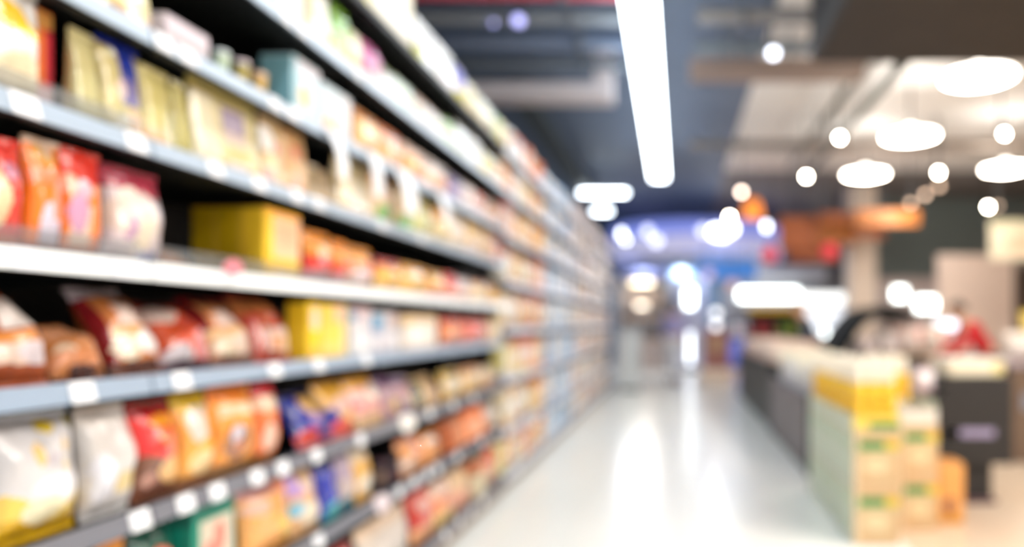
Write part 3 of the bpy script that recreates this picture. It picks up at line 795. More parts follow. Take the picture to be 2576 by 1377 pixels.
        (634, 674, 'tub', .072, 0, 'small amber tub with pinkish lid', '#c8a458', [('b', 0, .4, '#c8c470')], '#d8b8a0'),
        (736, 806, 'box', .168, 0, 'pale blue box with orange oval', '#c9e0e8', [('e', .42, .42, .2, .2, '#eec78c'), ('b', .82, 1, '#dcd8e0'), ('v', 0, .12, '#7fb4c0')], None, .09),
        (810, 884, 'box', .15, 0, 'ice blue box with peach corner', '#d0dfe6', [('e', .3, .2, .3, .2, '#ecc8a8'), ('v', .6, 1, '#e4e4e8')], None, .08),
        (888, 944, 'bag', .155, 0, 'amber bag with cream middle', '#eebb74', [('e', .55, .5, .3, .3, '#f4d8a8'), ('b', .8, 1, '#d8904c')]),
        (946, 1006, 'bag', .155, 0, 'orange bag with red top corner', '#f4b27c', [('r', .5, .8, 1, 1, '#dc6c38'), ('b', .65, .85, '#e8a88c'), ('b', 0, .3, '#f6c48c')]),
        (1012, 1066, 'bag', .15, 0, 'bright orange bag', '#f9b070', [('b', .72, 1, '#e8ccbc'), ('b', 0, .3, '#f6b488')]),
        (1068, 1122, 'bag', .15, 0, 'peach pink bag with grey top', '#f2b894', [('b', .6, 1, '#dcd0cc'), ('v', .85, 1, '#e09c98')]),
        (1126, 1158, 'bag', .145, 0, 'violet and lilac bag', '#b0a0c8', [('b', .6, 1, '#5c4884')]),
        (1160, 1192, 'bag', .145, 0, 'blush bag', '#dcc8c0', [('e', .5, .5, .3, .3, '#e8d0c8')]),
        (1194, 1222, 'bag', .145, 0, 'rose bag with brick red top', '#e4c4bc', [('b', .65, 1, '#cc6448')]),
        (1224, 1244, 'bag', .14, 0, 'peach bag with olive top', '#e8bca0', [('b', .7, 1, '#7c7c3c')]),
        (1246, 1259, 'bag', .14, 0, 'pink and brown bag', '#e4b4a4', [('b', .6, 1, '#a86c5c')])],
    7: [(700, 762, 'box', .2, 0, 'white box by the end of the empty part', '#eeeeea', [('e', .5, .4, .3, .3, '#f6f4f0')], None, .07),
        (764, 826, 'bag', .19, 0, 'white bag with cream side', '#f2f0e8', [('v', 0, .2, '#e4d8b8'), ('e', .5, .3, .4, .2, '#fbfbf8')]),
        (828, 872, 'bag', .19, 0, 'lime green bag with mint lower part', '#a8d48c', [('b', .62, 1, '#6c9c2c'), ('b', 0, .3, '#ece8a4')]),
        (874, 904, 'bag', .15, 0, 'ivory bag with yellow foot', '#eeeac8', [('b', 0, .35, '#ece09c')]),
        (906, 950, 'bag', .165, 0, 'magenta and pink bag', '#dc9cc0', [('b', .6, 1, '#cc6ca4'), ('v', .75, 1, '#a03c6c'), ('b', 0, .3, '#efe2da')]),
        (952, 988, 'bag', .135, 0, 'white bag with olive top', '#eef0f4', [('b', .78, 1, '#707c48')]),
        (990, 1036, 'bag', .14, 0, 'mint white bag with blue edge', '#e2f2e6', [('v', .75, 1, '#a4c8d4'), ('b', .82, 1, '#c4d8c8'), ('b', 0, .3, '#c8ecd4')]),
        (1040, 1084, 'bag', .135, 0, 'blush white bag', '#ece2da', [('b', .8, 1, '#c8ac9c')]),
        (1086, 1112, 'bag', .13, 0, 'milky white bag', '#f0eeec', [('b', .84, 1, '#d0c8c0')]),
        (1114, 1140, 'bag', .145, 0, 'pale green bag with leaf green top', '#cfe6c4', [('b', .7, 1, '#88bc68')]),
        (1142, 1176, 'bag', .175, 0, 'bluish white bag', '#e2eaee', [('b', 0, .3, '#e8e8c4')]),
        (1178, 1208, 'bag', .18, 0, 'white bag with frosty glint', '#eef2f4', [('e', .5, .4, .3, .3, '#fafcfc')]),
        (1210, 1240, 'bag', .16, 0, 'butter yellow bag', '#ecdc94', [('b', 0, .4, '#ecd468'), ('b', .7, 1, '#d4d4b0')]),
        (1242, 1259, 'bag', .165, 0, 'shell pink bag', '#ecdcd6', [('b', .75, 1, '#a8b49c')])],
    8: [(800, 912, 'box', .25, 0, 'tall cream box, partly out of the picture', '#ece6d0', [('b', .6, 1, '#e8dcb8')], None, .1),
        (916, 1038, 'box', .25, 0, 'tall ivory box with pale yellow side', '#ece7d2', [('e', .6, .3, .3, .3, '#f2eee0'), ('v', 0, .1, '#e4dca8')], None, .1),
        (1042, 1092, 'pouch', .212, 0, 'white pouch with lime mark at its foot', '#eff1ee', [('r', 0, .2, .3, .5, '#d6d880'), ('b', 0, .2, '#e4dcd8')], None, .07),
        (1094, 1138, 'pouch', .215, 0, 'white pouch beside the violet bag', '#f1efea', [('e', .4, .3, .3, .2, '#ecdcd4')], None, .07),
        (1142, 1168, 'bag', .2, 0, 'violet topped bag with yellow foot', '#a8a0d8', [('b', .62, .95, '#5c5cc4'), ('b', 0, .4, '#d8d450')]),
        (1170, 1206, 'bag', .185, 0, 'pale lemon bag', '#ece6c0', [('b', 0, .4, '#efe0b0')]),
        (1208, 1238, 'bag', .185, 0, 'cream bag with mint top', '#ece4c8', [('b', .75, 1, '#dce8dc')]),
        (1240, 1259, 'bag', .18, 0, 'lime and white bag', '#e2e8c8', [('b', .7, 1, '#a8d4a8'), ('e', .5, .4, .3, .2, '#f0f0b0')])],
}
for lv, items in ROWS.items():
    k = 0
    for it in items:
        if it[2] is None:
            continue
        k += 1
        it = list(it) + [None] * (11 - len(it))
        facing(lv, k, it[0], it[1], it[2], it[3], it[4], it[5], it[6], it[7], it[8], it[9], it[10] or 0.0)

# the deep row of yellow boxes whose sides show in the gap of the fifth shelf
xf = FX - .03
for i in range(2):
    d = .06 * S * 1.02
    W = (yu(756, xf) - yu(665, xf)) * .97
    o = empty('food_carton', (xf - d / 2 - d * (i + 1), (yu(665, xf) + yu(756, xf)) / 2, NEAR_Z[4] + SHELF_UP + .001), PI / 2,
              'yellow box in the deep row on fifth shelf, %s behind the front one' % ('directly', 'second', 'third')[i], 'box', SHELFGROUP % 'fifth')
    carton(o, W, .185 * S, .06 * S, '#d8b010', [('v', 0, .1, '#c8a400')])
o = empty('food_carton', (FX - .03 - .30, yu(705, FX - .3), NEAR_Z[6] + SHELF_UP + .001), PI / 2, 'teal box in painted shade at the back of the seventh shelf gap', 'box', SHELFGROUP % 'seventh')
carton(o, .16, .15 * S, .1, '#54737c', [('b', .5, 1, '#48646e')])  # dark tone paints in the shading of the pale blue box's side

# ------------------------------------------------------------------ price tags, flags, shelf discs
def price_tag(level, u, k, n_mat=TAGW, w=.062, h=.042):
    y = yu(u)
    z = NEAR_Z[level] if y < 5.33 else FAR_Z[level]
    nm = SHELFNAME[level]
    where = 'edge of the %s shelf' % nm if y < 5.33 else 'far edge of the %s shelf' % nm
    mb = MB()
    mb.loft([[(FX + .0075 - .010 * (zz + CH) / (2 * CH) + dx, y - w / 2, z + zz) for dx, zz in ((0, -h / 2), (.0012, -h / 2), (.0012, h / 2), (0, h / 2))],
             [(FX + .0075 - .010 * (zz + CH) / (2 * CH) + dx, y + w / 2, z + zz) for dx, zz in ((0, -h / 2), (.0012, -h / 2), (.0012, h / 2), (0, h / 2))]])
    o = mb.build('price_tag', n_mat)
    tag(o, 'white price tag on the %s, %s from near end' % (where, ORD[k]), 'price tag', 'white price tags')
    return o
TAGS = {3: (205, 455, 690, 800, 920), 2: (350, 465, 545, 645, 710, 795, 905, 1080, 1140, 1190), 1: (800, 1005, 1042, 1075, 1100, 1150, 1210, 1250), 0: (1120, 1155, 1185, 1215),
        5: (60, 340, 540, 650, 745, 800, 960, 1060, 1255), 6: (410, 470, 690, 735), 4: (60, 300, 820, 900, 985, 1090, 1180, 1215), 7: (720, 760, 900)}
for lv, us in TAGS.items():
    for k, u in enumerate(us):
        price_tag(lv, u, k + 1)
for lv, us in {0: (1302, 1360, 1420), 1: (1330, 1440), 2: (1335, 1440, 1490), 3: (1320, 1478, 1520), 4: (1310, 1400), 5: (1300, 1420), 6: (1330, 1450)}.items():
    for k, u in enumerate(us):
        price_tag(lv, u, k + 1, w=.12, h=.05)

def flag(u, level, w, drop, out, label):
    y = yu(u); z = NEAR_Z[level]
    mb = MB()
    n = 10
    pts = [(FX + .003 + out * math.sin(t / n * PI * .6), z + .012 - drop * (t / n) ** 1.15) for t in range(n + 1)]
    for i in range(n):
        (xa, za), (xb, zb) = pts[i], pts[i + 1]
        ra = w / 2 * (1 if i < n - 2 else .85)
        mb.loft([[(xa, y - w / 2, za), (xa + .0015, y - w / 2, za), (xa + .0015, y + w / 2, za), (xa, y + w / 2, za)],
                 [(xb, y - ra, zb), (xb + .0015, y - ra, zb), (xb + .0015, y + ra, zb), (xb, y + ra, zb)]])
    return tag(mb.build('shelf_flag', TAGW), label, 'shelf flag', 'white shelf flags')
flag(826, 6, .075, .17, .05, 'curved white shelf flag hanging over the short brown pouches')
flag(932, 6, .09, .17, .03, 'white shelf flag hanging in front of the broad cream pouch')
flag(1005, 6, .17, .19, .05, 'widest white shelf flag, hanging above the green footed bags')
flag(1098, 6, .12, .16, .05, 'white shelf flag hanging last along the shelf')
def disc(u, level, r, dz, col, label, m=None):
    y = yu(u); z = NEAR_Z[level] + dz
    o = empty('shelf_disc', (FX + .02, y, z), -.95, label, 'shelf disc', 'round shelf discs')
    mb = MB()
    mb.loft([[(x, r * math.cos(2 * PI * j / 24), r * math.sin(2 * PI * j / 24)) for j in range(24)] for x in (0, .002)], col)
    mb.build('disc', PAINT, o)
    MB().box((-.006, -.008, -r - .012), (0, .008, -r * .4), '#dfe3e8').build('clip', PAINT, o)
disc(568, 4, .022, .03, '#ee8f98', 'small pink shelf disc standing on the white shelf edge')
disc(1012, 2, .04, .006, '#fffaf2', 'specular highlight built as a cream disc on the edge of third shelf')  # pale disc stands in for a specular highlight
disc(948, 1, .036, .01, '#efdfe2', 'round pale pink shelf disc on the edge of second shelf')

# ------------------------------------------------------------------ far run of shelves
ZONES = [(5.4, 6.2, ['#ecd9b4', '#e9b483', '#dcd8dc', '#e7d98c', '#dfe0dc', '#e8a07a']),  # pale tones put the far bloom and haze into the packs
         (6.2, 7.1, ['#f0a850', '#f4c068', '#e8c49c', '#e88860', '#e4d4c4', '#d8c890']),
         (7.1, 9.2, ['#9cbfe0', '#b4cde6', '#86b2dc', '#d8dcea', '#c4d2e4', '#e0d4d4']),
         (9.2, 14.3, ['#e3cfc2', '#dcc4bc', '#e4d8cc', '#e8bc94', '#d8ccd0', '#e2b8b0', '#cfd0c4'])]
CNAMES = {'#ecd9b4': 'cream', '#e9b483': 'peach', '#dcd8dc': 'light grey', '#e7d98c': 'lemon', '#dfe0dc': 'off white', '#e8a07a': 'salmon', '#f0a850': 'orange', '#f4c068': 'amber',
          '#e8c49c': 'buff', '#e88860': 'coral', '#e4d4c4': 'ivory', '#d8c890': 'sand', '#9cbfe0': 'sky blue', '#b4cde6': 'pale blue', '#86b2dc': 'mid blue', '#d8dcea': 'bluish white',
          '#c4d2e4': 'powder blue', '#e0d4d4': 'pinkish white', '#e3cfc2': 'beige', '#dcc4bc': 'dusty pink', '#e4d8cc': 'cream white', '#e8bc94': 'apricot', '#d8ccd0': 'mauve white', '#e2b8b0': 'rose', '#cfd0c4': 'greenish grey'}
rf = random.Random(21)
protos = {}
for lv, z in enumerate(FAR_Z):
    y = 5.40
    k = 0
    gap = (FAR_Z[lv + 1] - z - .05) if lv < 7 else .25
    prev = None
    while y < 14.05:
        w = rf.choice((.16, .2, .24, .28)) * (1.0 if y < 8 else 1.25)
        if y + w > 14.12:
            break
        k += 1
        pal = next(p for a, b_, p in ZONES if y + w / 2 < b_ or b_ > 14)
        c = rf.choice([q for q in pal if q != prev]); prev = c
        kind = rf.choice(('bag', 'box', 'box', 'tub', 'bag'))
        h = min(gap * rf.uniform(.84, .95), .29)
        if kind == 'tub':
            w = min(w, .2)
        key = (kind, c, round(w, 3))
        acc = rf.choice(pal)
        dc = rf.choice(('#f4f2ee', '#fbe8c8', acc, '#ffffff'))
        shp = [('e', .5, .55, .36, .24, dc), ('b', 0, .2, acc), ('b', .86, 1, rf.choice((acc, c, '#d8604c' if y < 7 else acc)))]
        t = .09
        nm, cat = KINDNAME[kind]
        name = nm
        if kind == 'bag':
            o = bag(name, w * .96, h, t, c, shp, rnd=rf, fine=False, single=True)
        elif kind == 'box':
            o = carton(name, w * .96, h, t, c, shp, single=True, n=10)
        else:
            o = tub(name, w * .96, h, w * .96, c, shp, seal=dc, single=True); t = w * .96
        o.location = (FX - .03 - t / 2, y + w / 2, z + SHELF_UP + .001)
        o.rotation_euler = (0, 0, PI / 2)
        tag(o, '%s %s on far run\'s %s shelf, %s from its near end' % (CNAMES[c], cat, SHELFNAME[lv] if lv < 7 else 'top', ORD[k]), cat, 'packs on the far run\'s %s shelf' % (SHELFNAME[lv] if lv < 7 else 'top'))
        y += w + rf.uniform(.0, .02)

# ------------------------------------------------------------------ the right of the aisle
PEACH = mat('peach_floor_tiles', '#dcc6ae', .16, noise=.03, scale=3, spec=.6)
KRAFT = '#c6a57c'
def goods_carton(x0, y0, z0, w, d, h, label, cover=False, side='#c0ccb8'):
    o = empty('shipping_carton', (x0 + w / 2, y0 + d / 2, z0), 0, label, 'carton', 'kraft cartons with green bands')
    mb = MB()
    mb.rbox((-w / 2 + .001, -d / 2 + .001, 0), (w / 2 - .001, d / 2 - .001, h - .003), .004, KRAFT)
    shp = [('b', .70, .86, '#2c7a36'), ('r', .7, .70, .98, .86, '#ccaa1c'), ('v', 0, .08, '#d9c09a'), ('r', 0, .0, .06, 1, '#dcc8a4'), ('b', .64, .72, '#bcb488'), ('r', .4, .1, .9, .22, '#c4a880'), ('e', .5, .42, .3, .12, '#d6c69c')]
    def fr(u, v): return (-w / 2 + .004 + u * (w - .008), -d / 2, .004 + v * (h - .01))
    sheet(mb, fr, 20, 24, lambda u, v: printed(KRAFT, shp, u, v))
    ss = [('b', .74, .84, '#b4c8a4'), ('v', 0, .2, '#cfdccf'), ('e', .5, .4, .3, .2, '#c6d2bc')]
    def ls(u, v): return (-w / 2, d / 2 - .004 - u * (d - .008), .004 + v * (h - .01))
    sheet(mb, ls, 12, 14, lambda u, v: printed(side, ss, u, v))
    mb.build('box_body', CARD, o)
    MB().box((-w / 2 + .002, -d / 2 + .002, h - .003), (w / 2 - .002, -.002, h), '#d0b68e').box((-w / 2 + .002, .002, h - .003), (w / 2 - .002, d / 2 - .002, h), '#d0b68e').build('top_flap', CARD, o)
    MB().box((-w / 2 + .002, -.025, h), (w / 2 - .002, .025, h + .0008), '#c9b48c').build('sealing_tape', CARD, o)
    return o

CH_ = .306
for row in range(3):
    for tier in range(2):
        goods_carton(.96, 4.08 + row * .452, tier * CH_, .25, .445, CH_ - .001,
                     'kraft carton with green band, %s tier of the bottle stack, %s from camera' % (('lower', 'upper')[tier], ORD[row + 1]))
for tier in range(2):
    goods_carton(1.30, 4.38, tier * CH_, .225, .40, CH_ - .001, 'kraft carton with green band in the narrower right stack, %s one' % ('bottom', 'top')[tier])
    goods_carton(1.27, 4.85, tier * CH_, .25, .445, CH_ - .001, 'kraft carton behind the narrower right stack, %s one' % ('bottom', 'top')[tier])

def tray(x0, y0, z0, w, d, h, label, col='#d2bf92', band='#2c7a36'):
    o = empty('cardboard_tray', (x0 + w / 2, y0 + d / 2, z0), 0, label, 'tray', 'cut open cardboard trays')
    t = .005
    MB().box((-w / 2, -d / 2, 0), (w / 2, d / 2, t), col).build('tray_base', CARD, o)
    for nm, lo, hi in (('front_wall', (-w / 2, -d / 2, t), (w / 2, -d / 2 + t, h)), ('rear_wall', (-w / 2, d / 2 - t, t), (w / 2, d / 2, h)),
                       ('side_wall', (-w / 2, -d / 2 + t, t), (-w / 2 + t, d / 2 - t, h)), ('side_wall', (w / 2 - t, -d / 2 + t, t), (w / 2, d / 2 - t, h))):
        mb = MB().box(lo, hi, col if 'side' not in nm else '#cbd6c2')
        if nm == 'front_wall':
            sheet(mb, lambda u, v: (-w / 2 + u * w, -d / 2 - .0006, t + v * (h - t)), 12, 8, lambda u, v: band if .1 < v < .66 and u > .3 else ('#e2c656' if v > .1 else col))
        mb.build(nm, CARD, o)
    return o

OIL = mat('golden_oil_bottle', '#f4c63c', .18, noise=.03, spec=.6, coat=.3)
CAPW = mat('cream_plastic_cap', '#f4ead6', .4)
OLAB = mat('bottle_label', attr=True, rough=.4)
def oil_bottle(label):
    o = empty('oil_bottle', (0, 0, 0), 0, label, 'bottle', 'golden oil bottles in the trays')
    MB().lathe([(.030, 0), (.036, .006), (.037, .05), (.034, .11), (.037, .17), (.037, .22), (.028, .27), (.017, .30), (.016, .325)], n=20).build('bottle', OIL, o)
    MB().lathe([(.031, .258), (.029, .272), (.022, .30), (.022, .362), (.019, .37), (.004, .371)], n=18).build('cap', CAPW, o)
    mb = MB()
    n = 20
    for k in range(4):
        b_ = len(mb.v)
        for q in range(2):
            z = .055 + (k + q) * .027
            r = .0378 - .003 * math.sin((z - .05) / .12 * PI)
            for j in range(n):
                mb.v.append((r * math.cos(2 * PI * j / n), r * math.sin(2 * PI * j / n), z))
        for j in range(n):
            mb.face((b_ + j, b_ + (j + 1) % n, b_ + n + (j + 1) % n, b_ + n + j), '#f6c83e' if k in (1, 2) else '#efb024', True)
    mb.build('label', OLAB, o)
    return o
zt = 2 * CH_ + .002
tray(.96, 4.08, zt, .25, .66, .085, 'open tray with green band on the front of the long carton stack')
tray(.96, 4.76, zt, .25, .66, .085, 'open tray at the rear of the long carton stack')
tray(1.27, 4.85, zt, .25, .42, .085, 'open tray on the cartons behind the narrower stack')
proto = oil_bottle('')
first = True
def bottle(x, y, lab):
    global first
    o = proto if first else copy_tree(proto)
    first = False
    o.location = (x, y, zt + .006)
    o['label'] = lab
side3 = ('aisle side', 'middle', 'inner side')
for r in range(7):
    for c in range(3):
        y = 4.127 + r * .092 if r < 7 else 0
        bottle(1.005 + c * .08, y, 'golden oil bottle, %s column of the front tray, %s from camera' % (side3[c], ORD[r + 1]))
for r in range(5):
    for c in range(3):
        bottle(1.005 + c * .08, 4.83 + r * .12, 'golden oil bottle, %s column of the rear tray, %s from camera' % (side3[c], ORD[r + 1]))
for r in range(4):
    for c in range(3):
        bottle(1.315 + c * .08, 4.90 + r * .1, 'golden oil bottle, %s column of the tray behind narrower stack, %s from camera' % (side3[c], ORD[r + 1]))
# open grey-white box on the narrow stack
o = empty('open_carton', (1.4125, 4.58, 2 * CH_ + .001), 0, 'grey white open carton with raised flaps on the narrower stack', 'carton')
w, d, h = .22, .38, .09
for nm, lo, hi in (('carton_base', (-w / 2, -d / 2, 0), (w / 2, d / 2, .005)), ('front_wall', (-w / 2, -d / 2, .005), (w / 2, -d / 2 + .005, h)), ('rear_wall', (-w / 2, d / 2 - .005, .005), (w / 2, d / 2, h)),
                   ('side_wall', (-w / 2, -d / 2 + .005, .005), (-w / 2 + .005, d / 2 - .005, h)), ('side_wall', (w / 2 - .005, -d / 2 + .005, .005), (w / 2, d / 2 - .005, h))):
    MB().box(lo, hi, '#d6cfc4').build(nm, CARD, o)
for sx in (-1, 1):
    MB().loft([[(sx * w / 2, yy, h), (sx * (w / 2 + .005), yy, h), (sx * (w / 2 - .02), yy, h + .06), (sx * (w / 2 - .025), yy, h + .06)] for yy in (-d / 2 + .01, d / 2 - .01)], '#c4d0c0').build('flap', CARD, o)
# small tan box on the floor
o = empty('tan_box', (1.65, 4.62, 0), 0, 'small orange tan box standing on the floor before the black counter', 'box')
mb = MB().rbox((-.08, -.1, 0), (.08, .1, .36), .012, '#d89a54')
sheet(mb, lambda u, v: (-.07 + u * .14, -.1008, .01 + v * .34), 10, 16, lambda u, v: printed('#d89a54', [('e', .42, .3, .2, .16, '#7a4a40'), ('b', 0, .12, '#c48a30')], u, v))
mb.build('box_body', CARD, o)
MB().box((-.07, -.09, .36), (.07, .09, .366), '#cf9250').build('lid', CARD, o)

# black T shaped counter
o = empty('display_counter', (1.98, 5.3, 0), 0, 'black T shaped display counter with a lavender strip on its front', 'counter')
BLK = mat('black_laminate', '#1d1a19', .5, noise=.1, scale=8)
def prism(poly, y0, y1):
    mb = MB()
    mb.loft([[(x, y0, z) for x, z in poly], [(x, y1, z) for x, z in poly]])
    return mb
prism([(-.25, .27), (-.25, .67), (-.38, .69), (-.38, .72), (-.2, .72), (-.2, .845), (.25, .845), (.25, .27)], -.3, .3).build('counter_body', BLK, o)
MB().rbox((-.06, -.24, .03), (.14, .24, .27), .01).build('pedestal', BLK, o)
MB().rbox((-.1, -.28, 0), (.16, .28, .03), .01).build('foot_plate', mat('plum_foot_plate', '#4a2a34', .5), o)
mb = MB(); mb.box((-.22, -.304, .45), (.13, -.3, .505), '#8f86a4'); mb.box((-.22, -.304, .45), (-.1, -.3025, .505), '#7a6a70')
mb.build('label_strip', PAINT, o)
o = empty('cream_crate', (2.03, 5.28, .846), 0, 'long cream crate lying on the black counter', 'crate')
MB().rbox((-.19, -.2, 0), (.18, .2, .10), .01, '#efe2c6').build('crate_body', PAINT, o)
MB().box((.1, -.202, .02), (.175, -.2, .085), '#e4d28c').build('end_label', PAINT, o)
MB().rbox((-.195, -.205, .10), (.185, .205, .115), .005, '#ece6dc').build('crate_lid', PAINT, o)
o = empty('pink_sack', (1.685, 5.12, .722), 0, 'pale pink white sack leaning on the wing of the black counter', 'sack')
o.rotation_euler = (0, 0, .1)
bag(o, .14, .17, .08, '#ecdce0', [('b', 0, .25, '#d8b0bc'), ('e', .5, .6, .3, .25, '#f4ecee')])

# promotion bins along the aisle
def bin_(x0, x1, y0, y1, h, label, m, m2, trim):
    o = empty('promotion_bin', ((x0 + x1) / 2, (y0 + y1) / 2, 0), 0, label, 'promotion bin', 'promotion bins along the aisle')
    a, b_ = (x1 - x0) / 2, (y1 - y0) / 2
    for nm, lo, hi in (('side_panel', (-a, -b_ + .05, .09), (-a + .03, b_ - .05, h)), ('side_panel', (a - .03, -b_ + .05, .09), (a, b_ - .05, h)),
                       ('end_panel', (-a + .04, -b_, .09), (a - .04, -b_ + .03, h)), ('end_panel', (-a + .04, b_ - .03, .09), (a - .04, b_, h))):
        MB().box(lo, hi).build(nm, m, o)
    for sx in (-1, 1):
        for sy in (-1, 1):
            MB().rbox((sx * a - .04 if sx > 0 else -a, sy * b_ - .05 if sy > 0 else -b_, 0), (a if sx > 0 else -a + .04, b_ if sy > 0 else -b_ + .05, h + .02), .008).build('corner_post', m2, o)
    MB().box((-a + .02, -b_ + .05, 0), (a - .02, b_ - .05, .09)).build('kick_base', trim, o)
    MB().box((-a + .03, -b_ + .03, h - .16), (a - .03, b_ - .03, h - .14)).build('goods_deck', m, o)
    return o
DKBR = mat('dark_brown_panel', '#1c1a17', .5, noise=.1, scale=6)
MAUVE = mat('mauve_grey_panel', '#6a6266', .5, noise=.06, scale=6)
SLATE = mat('slate_black_post', '#23282c', .5)
bin_(1.03, 1.72, 5.95, 8.25, .63, 'mauve grey promotion bin of white packs beside the carton stack', MAUVE, SLATE, mat('dark_bronze_kick', '#4a4440', .5))
bin_(1.05, 1.75, 8.35, 12.6, .76, 'long dark brown promotion bin with pink cream boxes, farther up the aisle', DKBR, DKBR, SLATE)
rb = random.Random(5)
n = 0
for j in range(8):
    for i in range(2):
        n += 1
        c = rb.choice(('#ecebe8', '#e6e2d8', '#d6dee8', '#eaeaee', '#dcd8da'))
        o = empty('goods_pack', (1.225 + i * .29, 6.17 + j * .262, .495), rb.uniform(-.15, .15),
                  'white goods pack in the mauve bin, %s column, %s from camera' % (('aisle side', 'inner')[i], ORD[j + 1]), 'pack', 'white packs in the mauve bin')
        o.rotation_euler = (0, 0, PI / 2 * 0 + rb.uniform(-.12, .12))
        bag(o, .25, rb.uniform(.36, .45), .17, c, [('e', .5, .6, .3, .18, rb.choice(('#b8c8d8', '#ece0b0', '#f6f4f0'))), ('b', 0, .4, '#d4dae6'), ('b', .86, 1, '#ece4cc')], rnd=rb)
for j in range(7):
    c = rb.choice(('#e4bfae', '#dfb2a6', '#e8ccba'))
    o = empty('goods_box', (1.4, 8.78 + j * .56, .625), 0, 'pinkish cream box in the long dark bin, %s from camera' % ORD[j + 1], 'box', 'boxes in the long dark bin')
    carton(o, .58, .3 + .03 * (j % 3), .5, c, [('b', .7, 1, '#f2e2d2'), ('e', .5, .4, .25, .15, '#d8a898')])

# dark display cabinet with yellow header beyond the bins
o = empty('display_cabinet', (1.75, 13.3, 0), 0, 'dark display cabinet with a yellow header beyond the long bin', 'cabinet')
MB().box((-.45, .25, .1), (.45, .3, 1.4)).build('back_panel', DKBR, o)
for sx in (-1, 1):
    MB().box((sx * .45 - .02, -.3, .1), (sx * .45 + .02, .3, 1.4)).build('side_panel', DKBR, o)
MB().box((-.43, -.28, 0), (.43, .28, .1)).build('plinth', SLATE, o)
MB().rbox((-.49, -.33, 1.4), (.49, .32, 1.5), .015, '#c09a28').build('header', PAINT, o)
for z in (.5, .95):
    MB().box((-.43, -.26, z), (.43, .25, z + .02)).build('shelf', SLATE, o)
for k in range(4):
    for i, z in enumerate((.521, .971)):
        c = ('#b03a40', '#7c2c34', '#5c7a34', '#86963c')[k]
        p = empty('jar', (1.45 + k * .2, 13.2, z), 0, '%s jar on the %s shelf of the yellow headed cabinet' % (('red', 'dark red', 'green', 'olive')[k], ('lower', 'upper')[i]), 'jar', 'jars in the yellow headed cabinet')
        MB().lathe([(.07, 0), (.085, .01), (.088, .2), (.07, .25), (.06, .26)], n=18, col=c).build('glass_body', PAINT, p)
        MB().lathe([(.066, .255), (.068, .26), (.068, .3), (.004, .305)], n=18, col='#3a3630').build('lid', PAINT, p)

# island chiller with the curved black canopy rim
o = empty('island_chiller', (2.75, 9.8, 0), 0, 'island chiller with a curved black canopy rim over pinkish packs', 'chiller')
CASE = mat('grey_chiller_case', '#8d8a8c', .4, noise=.04)
MB().rbox((-.85, -.55, 0), (.85, .55, .72), .03).build('chiller_case', CASE, o)
MB().rbox((-.87, -.57, .72), (.87, .57, .77), .015).build('top_rail', mat('dark_rail', '#22282b', .4), o)
ZG = [(-.76 + .7 * (x_ + .76), z_) for x_, z_ in ((-.76, .78), (-.66, .93), (-.5, 1.12), (-.33, 1.26), (-.13, 1.34), (.1, 1.36), (.35, 1.33), (.55, 1.28))]
RIM = mat('black_teal_rim', '#0a1114', .7, spec=.15)
def hood(off):
    out = []
    for q, (x, z) in enumerate(ZG):
        xa, za = ZG[max(q - 1, 0)]; xb, zb = ZG[min(q + 1, len(ZG) - 1)]
        n_ = Vector((-(zb - za), xb - xa)).normalized()
        out.append((x + n_.x * off, z + n_.y * off))
    return out
prof = hood(.06) + list(reversed(hood(-.06)))
MB().loft([[(x, -.5, z) for x, z in prof], [(x, .53, z) for x, z in prof]]).build('canopy_hood', RIM, o)
MB().tube([(x, -.5, z) for x, z in ZG], .07, 12).build('canopy_rim', RIM, o)
MB().tube([(.15, .5, .75), (.15, .5, 1.27)], .025, 8).build('canopy_post', RIM, o)
cols = ['#f6e6e8', '#f8ece4', '#f4dcd2', '#f8e8da', '#f6e6ea', '#f8efe8', '#f2e6dc', '#f4ccc0', '#f6eaec', '#f0e8de']
n = 0
for j in range(2):
    for i in range(5):
        p = empty('chilled_pack', ((2.42, 2.42)[j] + i * (.28, .28)[j], 9.5 + j * .42, .772), 0, '%s pack in the island chiller, %s row, %s from the aisle' % (('pinkish', 'cream')[(i + j) % 2], ('front', 'rear')[j], ORD[i + 1]), 'pack', 'packs in the island chiller')
        bag(p, .26, (.24, .32, .38, .40, .36)[i], .16, cols[n], [('e', .5, .55, .3, .2, cols[(n + 3) % 10]), ('b', 0, .25, '#ecd2b4'), ('r', .7, .5, 1, 1, '#ec9c90' if n in (2, 3) else cols[n])], rnd=rb)
        n += 1

# brown counter with sacks at the side
o = empty('brown_counter', (3.5, 6.95, 0), 0, 'brown wooden counter holding cream sacks by the person in red', 'counter')
BRN = mat('brown_wood', '#6a5544', .5, noise=.15, scale=5)
MB().rbox((-.6, -.42, .0), (.6, .42, .82), .015).build('counter_body', BRN, o)
MB().rbox((-.63, -.46, .82), (.63, .46, .86), .01).build('counter_top', mat('lilac_grey_top', '#a89aa0', .4), o)
MB().box((-.5, -.428, .45), (.5, -.42, .6), '#7c8494').build('front_label', PAINT, o)
for k, (dx, dy, dz, c) in enumerate(((-.4, -.1, .861, '#f0e2d4'), (-.13, -.12, .861, '#efe4da'), (.16, -.08, .861, '#ecdccc'), (.43, -.1, .861, '#eee4de'))):
    p = empty('grain_sack', (3.5 + dx, 6.95 + dy, dz), 0, 'cream grain sack on the brown counter, %s from the aisle' % ORD[k + 1], 'sack', 'cream sacks on the brown counter')
    bag(p, .27, (.27, .31, .34, .36)[k], .2, c, [('e', .5, .5, .3, .2, '#f4ece4')], rnd=rb)
p = empty('yellow_pack', (3.36, 7.15, .861), 0, 'yellow pack standing behind the cream sacks', 'pack')
bag(p, .2, .46, .1, '#eccb58', [('b', 0, .5, '#f0d88c')], rnd=rb)
